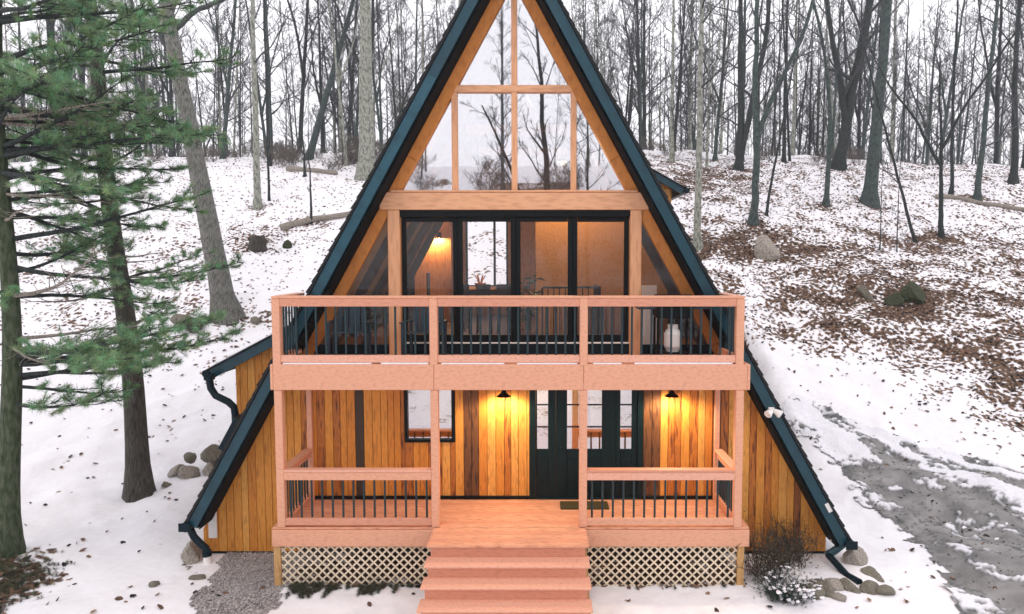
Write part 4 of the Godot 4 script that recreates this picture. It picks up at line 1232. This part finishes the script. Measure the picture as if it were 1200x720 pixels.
func house_plant(label: String, p: Vector3, h: float, leaves: int, sd: int) -> void:
	var rng := RandomNumberGenerator.new()
	rng.seed = sd
	var t := thing("house_plant", label, "plant", p, "house plants upstairs")
	part(t, "pot", lathe([Vector2(0.0, 0.0), Vector2(0.12, 0.0), Vector2(0.17, 0.28), Vector2(0.185, 0.28), Vector2(0.185, 0.32), Vector2(0.15, 0.32), Vector2(0.14, 0.28), Vector2(0.0, 0.27)], 18), M.clay)
	var stem := MB.new(); var lv := MB.new()
	for k in 5:
		var a := rng.randf() * TAU
		var pts := wander(Vector3(0.03 * cos(a), 0.26, 0.03 * sin(a)), Vector3(cos(a) * 0.25, 1, sin(a) * 0.25).normalized(), h * rng.randf_range(0.5, 0.85), 6, 0.1, 0.05, rng)
		stem.ring_tube(pts, taper(7, 0.014, 0.006), 5, false)
		for l in int(leaves / 5.0):
			var q := along(pts, rng.randf_range(0.25, 1.0))
			var b := rng.randf() * TAU
			var d := Vector3(cos(b), rng.randf_range(-0.1, 0.7), sin(b)).normalized()
			var s := d.cross(Vector3.UP).normalized()
			var len := rng.randf_range(0.14, 0.28)
			var m1 := q + d * len * 0.45 + Vector3(0, 0.02, 0); var tip := q + d * len + Vector3(0, -0.05, 0)
			lv.flat(q, m1 + s * len * 0.25, tip, Vector3.UP); lv.flat(q, tip, m1 - s * len * 0.25, Vector3.UP)
	part(t, "stems", stem.mesh(), M.leaf_house)
	part(t, "leaves", lv.mesh(), M.leaf_house)

# ---------------------------------------------------------------- the woods
func make_woods() -> void:
	var rng := RandomNumberGenerator.new()
	rng.seed = 31
	# evergreen branches near the camera: height, azimuth, length, rise, greenness
	var br := []
	for q in [[2.7, 2], [3.2, 3], [4.7, 3], [5.2, 3], [6.0, 4], [6.6, 5], [7.1, 6], [7.7, 6], [8.3, 5], [9.2, 4], [10.2, 3], [11.4, 3]]:
		for k in q[1]:
			var a := rng.randf_range(-1.9, 1.1)
			if q[0] < 4.5 and k == 0: a = -0.25
			br.append([q[0] + rng.randf_range(-0.25, 0.25), a, rng.randf_range(1.7, 3.5) * (0.85 if q[0] < 4.0 and k > 0 else 1.0), rng.randf_range(-0.2, 0.32), 0.58])
	for q in [[3.45, 0.2, 3.9], [3.3, -0.1, 3.5], [3.6, 0.5, 3.0], [3.1, 0.05, 2.8]]: br.append([q[0], q[1], q[2], 0.02, 0.9])
	for k in 9: br.append([rng.randf_range(3.5, 8.0), rng.randf_range(-0.9, 0.9), rng.randf_range(1.2, 3.0), rng.randf_range(-0.25, 0.05), 0.0])
	var p1 := thing("pine_tree", "mossy pine at the edge with green boughs hanging over the snow", "tree", Vector3(-8.82, height(-8.82, 0.29), 0.29), "pines beside the cabin")
	pine(p1, {"h": 17.0, "r": 0.17, "lean": Vector3(0.45, 0, 0.1), "seed": 61, "bark": "bark_moss", "branches": br})
	br = []
	for q in [[3.8, 2], [5.0, 3], [6.2, 4], [7.2, 4], [8.2, 4], [9.3, 4], [10.5, 4], [12.0, 4], [13.5, 4]]:
		for k in q[1]: br.append([q[0] + rng.randf_range(-0.3, 0.3), rng.randf() * TAU, rng.randf_range(1.4, 2.8), rng.randf_range(-0.15, 0.35), 0.62])
	for k in 8: br.append([rng.randf_range(3.0, 9.0), rng.randf() * TAU, rng.randf_range(0.8, 2.2), rng.randf_range(-0.2, 0.05), 0.0])
	var p2 := thing("pine_tree", "pine with pale brown bare lower trunk by the rock pile", "tree", Vector3(-8.29, height(-8.29, -2.73), -2.73), "pines beside the cabin")
	pine(p2, {"h": 18.0, "r": 0.225, "lean": Vector3(-1.2, 0, 0), "seed": 62, "bark": "bark_brown", "branches": br})
	# trunks that can be told apart
	hero("bare_tree", "thick grey trunk leaning toward the pines, forked near the top", -10.04, -10.9, {"h": 21.0, "r": 0.36, "lean": Vector3(-3.6, 0, 0), "seed": 101, "limbs": 16, "start": 0.42, "bark": "bark_grey", "sides": 24, "ridge": 0.08, "wob": 0.12, "forks": [[0.56, 0.3, 0.5, 0.5, 0.5]]})
	hero("bare_tree", "very thick pale straight trunk behind the cabin's roof edge", -9.6, -27.7, {"h": 26.0, "r": 0.47, "lean": Vector3(0.3, 0, 0), "seed": 102, "limbs": 18, "start": 0.5, "bark": "bark_pale", "sides": 14, "ridge": 0.04, "wob": 0.06})
	hero("bare_tree", "straight pale trunk beside the fallen log", -13.4, -21.7, {"h": 19.0, "r": 0.18, "seed": 103, "limbs": 14, "start": 0.4, "bark": "bark_pale", "wob": 0.12, "lean": Vector3(0.1, 0, 0)})
	hero("bare_tree", "thin dark upright tree between the leaning trunk and the pale one", -16.5, -31.0, {"h": 17.0, "r": 0.12, "seed": 104, "limbs": 14, "start": 0.3, "bark": "bark_dark", "wob": 0.2})
	hero("bare_tree", "slim sapling just uphill of the straight pale trunk", -13.45, -23.3, {"h": 9.0, "r": 0.07, "seed": 105, "limbs": 8, "start": 0.3, "bark": "bark_dark", "reach": 0.12})
	hero("bare_tree", "tree slanting steeply away from the pines above the log", -15.0, -33.5, {"h": 19.0, "r": 0.24, "lean": Vector3(6.0, 0, 0), "seed": 106, "limbs": 12, "start": 0.4, "bark": "bark_mid", "wob": 0.1})
	hero("bare_tree", "crooked dark tree between the slanting tree and the thickest trunk", -11.5, -33.0, {"h": 17.0, "r": 0.19, "lean": Vector3(0.4, 0, 0), "bend": Vector3(0.7, 0, 0), "seed": 107, "limbs": 14, "start": 0.3, "bark": "bark_dark", "wob": 0.25, "forks": [[0.4, 3.4, 0.6, 0.4, 0.55]]})
	hero("bare_tree", "broken standing stem rising beside the fallen log", -10.1, -19.5, {"h": 3.4, "r": 0.075, "seed": 108, "limbs": 4, "start": 0.4, "bark": "bark_dark", "reach": 0.12})
	hero("bare_tree", "short dead stem up the slope past the fallen log", -13.0, -27.2, {"h": 3.2, "r": 0.09, "seed": 109, "limbs": 3, "start": 0.5, "bark": "bark_dark", "reach": 0.12})
	hero("bare_tree", "slender pale trunk rising right behind the roof and side dormer", 7.1, -17.0, {"h": 17.0, "r": 0.17, "seed": 110, "limbs": 14, "start": 0.34, "bark": "bark_pale", "wob": 0.1})
	hero("bare_tree", "dark twin-stemmed tree on the crest behind the slender pale trunk", 12.2, -29.2, {"h": 20.0, "r": 0.24, "seed": 111, "limbs": 14, "start": 0.35, "bark": "bark_dark", "forks": [[0.06, 0.2, 0.12, 0.85, 0.85]]})
	hero("bare_tree", "tree splitting into two upright stems low on its trunk", 10.3, -19.75, {"h": 17.0, "r": 0.19, "seed": 112, "limbs": 14, "start": 0.35, "bark": "bark_mid", "forks": [[0.3, 0.1, 0.2, 0.7, 0.72]], "lean": Vector3(0.2, 0, 0)})
	hero("bare_tree", "thin dark stem beside the tree that splits low", 11.1, -20.5, {"h": 9.0, "r": 0.075, "seed": 113, "limbs": 9, "start": 0.3, "bark": "bark_dark", "lean": Vector3(1.4, 0, 0)})
	hero("bare_tree", "slim trunk curving gently aside on the open snow", 14.4, -21.7, {"h": 16.0, "r": 0.13, "seed": 114, "limbs": 13, "start": 0.4, "bark": "bark_mid", "lean": Vector3(-3.6, 0, 0), "bend": Vector3(1.4, 0, 0), "wob": 0.12})
	hero("bare_tree", "dark heavy tree leaning uphill with rough crooked limbs", 17.9, -28.5, {"h": 20.0, "r": 0.36, "seed": 115, "limbs": 20, "start": 0.28, "bark": "bark_dark", "lean": Vector3(3.0, 0, 0), "wob": 0.22, "forks": [[0.2, 2.6, 0.35, 0.6, 0.6]]})
	hero("bare_tree", "thick straight grey-green trunk standing alone on the open snow", 16.6, -22.0, {"h": 20.0, "r": 0.33, "seed": 116, "limbs": 12, "start": 0.5, "bark": "bark_mid", "lean": Vector3(1.1, 0, 0), "wob": 0.06, "sides": 14})
	hero("bare_tree", "wispy short sapling below the thick straight trunk", 15.0, -17.4, {"h": 4.0, "r": 0.03, "seed": 117, "limbs": 8, "start": 0.15, "bark": "bark_dark", "reach": 0.16, "thin": 0.005})
	hero("bare_tree", "wispy thin sapling beside the short one below the thick trunk", 15.55, -17.0, {"h": 5.0, "r": 0.03, "seed": 118, "limbs": 8, "start": 0.15, "bark": "bark_dark", "reach": 0.14, "thin": 0.005})
	hero("bare_tree", "thin sapling leaning back toward the thick straight trunk", 17.0, -18.1, {"h": 11.0, "r": 0.075, "seed": 119, "limbs": 12, "start": 0.25, "bark": "bark_dark", "lean": Vector3(-3.4, 0, 0)})
	hero("bare_tree", "dark tree opening into a wide V of limbs", 18.4, -18.7, {"h": 8.0, "r": 0.12, "seed": 120, "limbs": 8, "start": 0.5, "bark": "bark_dark", "lean": Vector3(-0.6, 0, 0), "wob": 0.3, "subs": 6, "fwob": 0.2, "forks": [[0.5, 3.3, 0.75, 0.8, 0.62], [0.58, 0.2, 0.55, 0.85, 0.6]]})
	hero("bare_tree", "slim upright stem behind the V-shaped tree", 21.8, -23.8, {"h": 15.0, "r": 0.1, "seed": 121, "limbs": 12, "start": 0.3, "bark": "bark_dark"})
	hero("bare_tree", "crooked tree at the far edge where the crest dips", 22.6, -23.0, {"h": 16.0, "r": 0.16, "seed": 122, "limbs": 16, "start": 0.2, "bark": "bark_mid", "lean": Vector3(1.0, 0, 0), "wob": 0.3})
	hero("bare_tree", "dark trunk at the picture's far edge beyond the dip", 26.0, -25.5, {"h": 18.0, "r": 0.19, "seed": 123, "limbs": 16, "start": 0.25, "bark": "bark_dark"})
	hero("bare_tree", "slim trunk at the crest behind the curving one", 16.3, -33.0, {"h": 18.0, "r": 0.14, "seed": 124, "limbs": 14, "start": 0.3, "bark": "bark_dark"})
	# the woods on and past the crest: eight kinds, copied
	var protos := []
	for k in 9:
		var n := Node3D.new()
		bare_tree(n, {"h": rng.randf_range(15, 21), "r": rng.randf_range(0.06, 0.17), "seed": 200 + k, "limbs": 20, "start": 0.16 + 0.03 * (k % 4), "bark": ["bark_dark", "bark_mid", "bark_pale"][k % 3], "twig": "twig_far", "lean": Vector3(rng.randf_range(-2.0, 2.0), 0, rng.randf_range(-1, 1)), "wob": 0.2, "sides": 7, "subs": 6, "twigs": 5, "thin": 0.009, "forks": [] if k % 2 else [[0.35, rng.randf() * TAU, 0.4, 0.5, 0.6]]})
		protos.append(n)
	var taken := []
	var marks := [[-0.75, "the mossy pine"], [-0.6, "the rock-pile pine"], [-0.46, "the thick leaning trunk"], [-0.4, "the fallen log"], [-0.33, "the slanting tree"], [-0.25, "the thickest pale trunk"], [-0.12, "the roof"], [0.12, "the dormer"], [0.23, "the slender pale trunk"], [0.31, "the tree that splits low"], [0.42, "the curving slim trunk"], [0.48, "the thick straight trunk"], [0.58, "the V-limbed tree"], [0.68, "the dip in the crest"]]
	var made := 0
	var tries := 0
	while made < 180 and tries < 4000:
		tries += 1
		var z := -30.0 - pow(rng.randf(), 0.8) * 34.0
		var x := rng.randf_range(-0.95, 0.95) * (14.0 - z) * 0.78 + 0.5
		var ok := true
		for q in taken:
			if q.distance_to(Vector2(x, z)) < 1.1: ok = false
		if x > -19.0 and x < 27.0 and z > -31.5: ok = false
		if not ok: continue
		taken.append(Vector2(x, z))
		var src: Node3D = protos[made % protos.size()]
		var t: Node3D = src.duplicate()
		t.name = numbered(self, "bare_tree")
		t.position = Vector3(x, height(x, z), z)
		t.rotation.y = rng.randf() * TAU
		var s := rng.randf_range(0.8, 1.25)
		t.scale = Vector3(s, s, s)
		add_child(t)
		var near := ""
		var best := 99.0
		for q in marks:
			var dx := absf((x - 0.49) / (12.0 - z) - q[0])
			if dx < best: best = dx; near = q[1]
		var kk := made % protos.size()
		tag(t, "%s%s %s leafless tree %s behind %s" % ["tall " if s > 1.05 else "", ["dark", "grey", "pale"][kk % 3], "straight" if kk % 2 else "forked", "on the crest" if z > -40.0 else ("deeper in the woods" if z > -52.0 else "far back in the woods"), near], "tree", "leafless trees crowding the crest")
		made += 1
	# the far wood that reads as one mass
	var groups := [[], [], []]
	for k in 430:
		var z := -60.0 - pow(rng.randf(), 1.1) * 80.0
		var x := rng.randf_range(-1.0, 1.0) * (14.0 - z) * 0.85
		var s := rng.randf_range(0.8, 1.35)
		groups[k % 3].append(Transform3D(Basis(Vector3.UP, rng.randf() * TAU).scaled(Vector3(s, s, s)), Vector3(x, height(x, z) - 0.2, z)))
	for k in 36:
		# woods facing the cabin, seen only mirrored in its panes
		var z := 34.0 + rng.randf() * 40.0
		var x := rng.randf_range(-34.0, 34.0)
		var s := rng.randf_range(0.8, 1.2)
		groups[k % 3].append(Transform3D(Basis(Vector3.UP, rng.randf() * TAU).scaled(Vector3(s, s, s)), Vector3(x, height(x, z) - 0.2, z)))
	var far := Node3D.new()
	far.name = "far_woods"
	add_child(far)
	tag(far, "pale mass of leafless woods fading behind the crest", "woods", "", "stuff")
	for k in 3:
		var pr: Node3D = protos[k * 2 + 1]
		multi(far, "trunks", (pr.get_child(0) as MeshInstance3D).mesh, M.bark_mid, groups[k])
		multi(far, "crowns", (pr.get_child(1) as MeshInstance3D).mesh, M.twig_far, groups[k])
	for n in protos: n.free()
	# two near trees in front of the cabin, mirrored in the gable panes
	hero("bare_tree", "dark trunk mirrored in the gable panes", 1.35, 19.0, {"h": 16.0, "r": 0.26, "seed": 141, "limbs": 18, "start": 0.3, "bark": "bark_dark", "lean": Vector3(-1.0, 0, 0), "forks": [[0.42, 3.0, 0.6, 0.5, 0.55]]}, "trees mirrored in the panes")
	hero("bare_tree", "thinner trunk mirrored in the gable panes beside the dark one", 2.7, 21.0, {"h": 14.0, "r": 0.13, "seed": 142, "limbs": 16, "start": 0.3, "bark": "bark_dark"}, "trees mirrored in the panes")
	# twiggy undergrowth along the crest
	var sh := MB.new()
	for k in 26:
		var a := rng.randf() * TAU
		limb(sh, Vector3(rng.randf_range(-0.4, 0.4), -0.05, rng.randf_range(-0.4, 0.4)), Vector3(cos(a) * 0.7, 1.0, sin(a) * 0.7).normalized(), rng.randf_range(0.7, 1.7), 0.012, rng, 5, 4, 0.006, 0.3)
	var shm := sh.mesh()
	var xfs := []
	for k in 44:
		var left := k < 26
		var x := rng.randf_range(-26.0, -8.0) if left else rng.randf_range(-4.0, 30.0)
		var z := rng.randf_range(-40.0, -29.5) if left else rng.randf_range(-46.0, -33.0)
		var s := rng.randf_range(0.4, 1.0)
		xfs.append(Transform3D(Basis(Vector3.UP, rng.randf() * TAU).scaled(Vector3(s * 1.4, s, s * 1.4)), Vector3(x, height(x, z), z)))
	for k in 50:
		var x := rng.randf_range(-24.0, 24.0)
		var z := rng.randf_range(29.0, 52.0)
		var s := rng.randf_range(0.7, 1.9)
		xfs.append(Transform3D(Basis(Vector3.UP, rng.randf() * TAU).scaled(Vector3(s * 1.3, s, s * 1.3)), Vector3(x, height(x, z), z)))
	var ug := multi(self, "undergrowth", shm, mat(rgb(104, 98, 90), 0.95), xfs)
	tag(ug, "brown twiggy undergrowth along the crest", "undergrowth", "", "stuff")

func stone(called: String, label: String, category: String, x: float, z: float, s: Vector3, sd: int, m: Material, group := "", lift := 0.0, turn := -1.0) -> void:
	var o := MeshInstance3D.new()
	o.name = numbered(self, called)
	o.mesh = M["rock_%d" % (sd % 6)]
	o.material_override = m
	o.rotation.y = turn if turn >= 0.0 else sd * 1.7
	o.scale = s
	o.position = Vector3(x, height(x, z) + s.y * 0.24 + lift, z)
	add_child(o)
	tag(o, label, category, group)

func make_small_things() -> void:
	var rng := RandomNumberGenerator.new()
	rng.seed = 8
	for k in 6: M["rock_%d" % k] = rock_mesh(30 + k, 3)
	# rock pile by the pine
	var pile := [
		[-8.0, -3.55, 0.2, 0.0, "brown rounded rock in the pile, right beside the pine's trunk"],
		[-7.62, -3.5, 0.24, 0.0, "snow-dusted rock low in the middle of the rock pile"],
		[-7.16, -3.5, 0.26, 0.0, "broad pale rock at the roof end of the rock pile"],
		[-7.3, -3.75, 0.25, 0.28, "big rounded rock on top of the rock pile"],
		[-7.78, -3.85, 0.17, 0.26, "flat snow-topped slab at the back of the rock pile"],
		[-6.9, -3.75, 0.2, 0.24, "dark rock on top at the roof end of the pile"],
		[-7.95, -3.0, 0.12, 0.0, "small round stone lying below the rock pile"],
		[-7.42, -3.3, 0.1, 0.0, "small wedge stone under the big rounded rock"],
	]
	for k in pile.size():
		var q: Array = pile[k]
		stone("rock", q[4], "rock", q[0], q[1], Vector3(q[2] * 1.15, q[2] * 0.95, q[2]), k + 1, M.rock_pale if k in [0, 1, 2] else M.rock, "rocks piled by the pine", q[3])
	stone("rock", "flat tan boulder beside the white drain pipe", "rock", -5.68, 0.3, Vector3(0.3, 0.26, 0.24), 3, M.rock_pale)
	stone("rock", "small dark flat stone on the gravel below the drain pipe", "rock", -5.2, 1.0, Vector3(0.16, 0.06, 0.09), 2, M.rock)
	stone("rock", "lone dark round stone half sunk in the snow", "rock", -5.75, 1.3, Vector3(0.1, 0.09, 0.1), 5, M.rock)
	# stones at the roof's foot
	var st := [
		[4.72, 1.62, 0.17, "rounded grey stone nearest the bush in the stone border"], [4.98, 1.5, 0.19, "flat grey stone in the middle of the stone border"], [5.24, 1.3, 0.2, "square tan stone standing highest in the stone border"],
		[5.44, 1.42, 0.18, "wedge-shaped grey stone in the stone border past the square one"], [5.72, 1.4, 0.17, "flat slab at the driveway end of the stone border"], [5.1, 1.72, 0.12, "small low stone in front of the stone border"],
		[5.95, 1.5, 0.13, "last small slab of the stone border, toward the driveway"], [5.02, 1.18, 0.12, "small dark stone behind the square tan stone"]]
	for k in st.size():
		var q: Array = st[k]
		stone("rock", q[3], "rock", q[0], q[1], Vector3(q[2] * 1.25, q[2] * 0.75, q[2]), k, M.rock_pale if k % 3 == 2 else M.rock, "stones at the foot of the roof")
	stone("rock", "large tan stone under the roof's low gutter end", "rock", 5.95, 0.35, Vector3(0.26, 0.22, 0.22), 4, M.rock_pale)
	stone("rock", "dark flat stones end beside the black drain extension", "rock", 6.05, 0.85, Vector3(0.3, 0.05, 0.14), 1, M.rock)
	# boulders on the hill
	stone("boulder", "pale pointed boulder below the split tree", "boulder", 9.75, -16.1, Vector3(0.62, 0.75, 0.5), 2, M.rock_pale)
	stone("boulder", "mossy boulder in the brown leaf patch on the hillside", "boulder", 13.5, -12.2, Vector3(0.62, 0.5, 0.5), 4, M.rock_moss)
	stone("boulder", "small mossy rock below the mossy boulder", "boulder", 12.9, -11.9, Vector3(0.4, 0.36, 0.34), 1, M.rock_moss)
	stone("boulder", "dark tilted slab at the edge of the brown leaf patch", "boulder", 12.1, -12.4, Vector3(0.42, 0.4, 0.2), 3, M.rock)
	stone("boulder", "mossy stone at the leaning trunk's foot", "boulder", -10.8, -10.0, Vector3(0.42, 0.3, 0.34), 0, M.rock_moss)
	stone("boulder", "dark grey stone on clean snow beside the leaning trunk", "boulder", -9.0, -10.7, Vector3(0.26, 0.17, 0.22), 5, M.rock)
	stone("boulder", "flat stone among leaves behind the leaning trunk", "boulder", -11.4, -10.6, Vector3(0.4, 0.2, 0.3), 2, M.rock)
	stone("boulder", "black jagged stone alone on the snow above the roof edge", "boulder", -10.1, -16.4, Vector3(0.22, 0.24, 0.14), 4, M.rock_moss)
	# stump and logs
	var s := thing("tree_stump", "short cut stump with pale top on the snowy slope", "stump", Vector3(-11.2, height(-11.2, -16.2), -16.2))
	var tb := MB.new()
	tb.ring_tube(PackedVector3Array([Vector3(0, -0.2, 0), Vector3(0, 0.05, 0), Vector3(0.02, 0.5, 0)]), PackedFloat32Array([0.42, 0.34, 0.28]), 14, false, 0.1, 2.0)
	part(s, "stump_bark", tb.mesh(), M.bark_brown)
	part(s, "cut_face", lathe([Vector2(0.0, 0.505), Vector2(0.27, 0.5), Vector2(0.28, 0.47)], 14), M.dead_wood, at(0.02, 0, 0))
	for q in [[Vector3(-11.2, 0, -18.8), Vector3(-8.5, 0, -20.9), 0.17, "fallen log lying across the slope above the roof edge"], [Vector3(-14.6, 0, -29.0), Vector3(-11.4, 0, -28.0), 0.16, "weathered log on the crest by the undergrowth"], [Vector3(20.5, 0, -23.0), Vector3(25.5, 0, -21.0), 0.12, "thin fallen trunk lying where the crest dips"]]:
		var a: Vector3 = q[0]; var b: Vector3 = q[1]
		var l := thing("fallen_log", q[3], "log", Vector3(a.x, height(a.x, a.z), a.z), "fallen logs")
		var mb := MB.new()
		var pts := PackedVector3Array()
		for k in 9:
			var p := a.lerp(b, k / 8.0)
			pts.append(Vector3(p.x - a.x, height(p.x, p.z) - height(a.x, a.z) + q[2] * 0.7, p.z - a.z))
		mb.ring_tube(pts, taper(9, q[2] * 1.1, q[2] * 0.7), 10, true, 0.07, 1.0)
		part(l, "log", mb.mesh(), M.dead_wood)
		var sn := MB.new()
		part(l, "stub", tube([pts[3], pts[3] + Vector3(0.1, 0.4, 0.1)], 0.03, 6), M.dead_wood)
	# leafless bush at the porch corner
	var bushes := [[4.2, 0.95, 0.85, 46, "dark twiggy bush growing against the lattice corner"], [4.8, 0.4, 0.72, 50, "brown twiggy bush growing against the cedar wall"]]
	var sd := 70
	for q in bushes:
		var b := thing("bush", q[4], "bush", Vector3(q[0], height(q[0], q[1]), q[1]), "bushes at the porch corner")
		var mb := MB.new()
		var xf := []
		var cols := []
		rng.seed = sd
		sd += 1
		for k in q[3]:
			var a := rng.randf() * TAU
			var d := Vector3(cos(a) * rng.randf_range(0.1, 0.9), 1.0, sin(a) * rng.randf_range(0.1, 0.7)).normalized()
			var l: float = q[2] * rng.randf_range(0.5, 1.15)
			var p0 := Vector3(rng.randf_range(-0.25, 0.25), -0.05, rng.randf_range(-0.25, 0.25))
			limb(mb, p0, d, l, 0.007, rng, 4, 3, 0.0028, 0.3)
			for e in 26:
				var p := p0 + d * l * rng.randf_range(0.25, 1.1) + Vector3(rng.randf_range(-1, 1), rng.randf_range(-1, 1), rng.randf_range(-1, 1)) * 0.14
				var sc := rng.randf_range(0.018, 0.04)
				xf.append(Transform3D(Basis.from_euler(Vector3(rng.randf() * TAU, rng.randf() * TAU, 0)).scaled(Vector3(sc, sc, sc)), p))
				cols.append([Color(0.05, 0.06, 0.035), Color(0.09, 0.075, 0.045), Color(0.035, 0.05, 0.035), Color(0.14, 0.1, 0.06)][int(rng.randf() * 3.99)])
		part(b, "twigs", mb.mesh(), mat(rgb(74, 62, 52), 0.95))
		var lv := multi(b, "leaves", leaf_mesh(), M.leaf, xf, cols)
		lv.set_meta("kind", "stuff")
	# low snow-laden shrub in front of it
	var ss := thing("shrub", "low dark evergreen shrub under clumps of snow in front of the twiggy bush", "shrub", Vector3(4.25, height(4.25, 1.65), 1.65))
	var tw := MB.new()
	var xf2 := []; var c2 := []; var sx := []
	for k in 60:
		var a := rng.randf() * TAU
		var d := Vector3(cos(a), rng.randf_range(0.3, 0.9), sin(a)).normalized()
		var l := rng.randf_range(0.2, 0.55)
		tw.ring_tube(wander(Vector3(rng.randf_range(-0.2, 0.2), 0, rng.randf_range(-0.15, 0.15)), d, l, 3, 0.2, 0.0, rng), taper(4, 0.006, 0.003), 4, false)
		for e in 14:
			var p := d * l * rng.randf_range(0.3, 1.1) + Vector3(rng.randf_range(-0.15, 0.15), rng.randf_range(-0.05, 0.06), rng.randf_range(-0.15, 0.15))
			p.y = maxf(p.y, 0.02)
			var sc := rng.randf_range(0.03, 0.055)
			xf2.append(Transform3D(Basis.from_euler(Vector3(rng.randf() * 0.8, rng.randf() * TAU, 0)).scaled(Vector3(sc, sc, sc)), p))
			c2.append(Color(0.02, 0.045, 0.03) if rng.randf() < 0.7 else Color(0.04, 0.06, 0.03))
			if e < 3:
				var s3 := rng.randf_range(0.015, 0.045)
				sx.append(Transform3D(Basis(Vector3.UP, a).scaled(Vector3(s3, s3 * 0.6, s3)), p + Vector3(0.16, 0.03, 0.0)))
	part(ss, "twigs", tw.mesh(), M.twig)
	multi(ss, "leaves", needle_tuft(5), M.needle, xf2, c2).set_meta("kind", "stuff")
	multi(ss, "snow_clumps", rock_mesh(31, 2), M.snow, sx).set_meta("kind", "stuff")
	# rough dark grass along the lattice and at the mossy pine's foot
	var gx := []; var gc := []
	for k in 1700:
		var x := rng.randf_range(-3.6, -1.5) if k % 3 else rng.randf_range(-9.4, -7.6)
		var z := rng.randf_range(1.3, 1.75) if k % 3 else rng.randf_range(0.5, 2.4)
		if k % 3 and fine.get_noise_2d(x * 6.0, 3.0) < (z - 1.5) * 1.6: continue
		var sc := rng.randf_range(0.04, 0.1)
		gx.append(Transform3D(Basis(Vector3.UP, rng.randf() * TAU).scaled(Vector3(sc, sc, sc)), Vector3(x, height(x, z) + 0.02, z)))
		gc.append(Color(0.035, 0.045, 0.02) if rng.randf() < 0.6 else Color(0.07, 0.06, 0.035))
	for k in 700:
		var x := -8.7 + rng.randfn() * 0.4
		var z := 1.3 + rng.randfn() * 0.5
		var sc := rng.randf_range(0.05, 0.1)
		gx.append(Transform3D(Basis(Vector3.UP, rng.randf() * TAU).scaled(Vector3(sc, sc, sc)), Vector3(x, height(x, z) + 0.02, z)))
		gc.append(Color(0.05, 0.1, 0.04).lerp(Color(0.12, 0.11, 0.05), rng.randf()))
	var gr := multi(self, "grass", needle_tuft(6), M.needle, gx, gc)
	tag(gr, "tufts of dark rough grass by the lattice and the mossy pine", "grass", "", "stuff")

# ----------------------------------------------------------------
func _ready() -> void:
	# camera
	var cam := Camera3D.new()
	cam.position = Vector3(0.49, 5.25, 12.0)
	cam.rotation_degrees = Vector3(-3.93, 0, 0)
	cam.near = 0.1
	cam.far = 1200.0
	cam.projection = Camera3D.PROJECTION_FRUSTUM
	cam.size = 0.1 * 720.0 / 800.0
	cam.frustum_offset = Vector2(-35.0 / 800.0 * 0.1, 0.0)
	add_child(cam)
	cam.current = true
	# sky and light
	var env := Environment.new()
	env.background_mode = Environment.BG_SKY
	var sky := Sky.new()
	var sm := ProceduralSkyMaterial.new()
	sm.sky_top_color = Color(0.9, 0.895, 0.925)
	sm.sky_horizon_color = Color(0.97, 0.96, 0.975)
	sm.sky_curve = 0.3
	sm.ground_horizon_color = Color(0.9, 0.89, 0.92)
	sm.ground_bottom_color = Color(0.7, 0.7, 0.74)
	sm.sun_angle_max = 1.0
	sky.sky_material = sm
	env.sky = sky
	env.tonemap_mode = Environment.TONE_MAPPER_LINEAR
	env.tonemap_exposure = 1.8
	env.sdfgi_enabled = true
	env.ssao_enabled = true
	env.ssil_enabled = true
	env.fog_enabled = true
	env.fog_density = 0.0011
	env.fog_light_color = Color(0.93, 0.92, 0.96)
	var we := WorldEnvironment.new()
	we.environment = env
	add_child(we)
	var sun := DirectionalLight3D.new()
	sun.light_energy = 0.15
	sun.light_color = Color(1.0, 0.96, 0.93)
	sun.light_angular_distance = 25.0
	sun.rotation_degrees = Vector3(-68, -8, 0)
	sun.shadow_enabled = true
	add_child(sun)
	mid_n.seed = 7; mid_n.frequency = 0.45; mid_n.fractal_octaves = 3
	bump.seed = 1; bump.frequency = 0.09; bump.fractal_octaves = 3
	fine.seed = 2; fine.frequency = 0.8; fine.fractal_octaves = 3
	var t0 := Time.get_ticks_msec()
	make_materials()
	print("materials ", Time.get_ticks_msec() - t0)
	make_ground()
	print("ground ", Time.get_ticks_msec() - t0)
	make_driveway()
	make_gravel()
	print("drive ", Time.get_ticks_msec() - t0)
	make_house()
	print("house ", Time.get_ticks_msec() - t0)
	make_furniture()
	make_woods()
	print("woods ", Time.get_ticks_msec() - t0)
	make_small_things()
	scatter_leaves()
	print("done ", Time.get_ticks_msec() - t0)
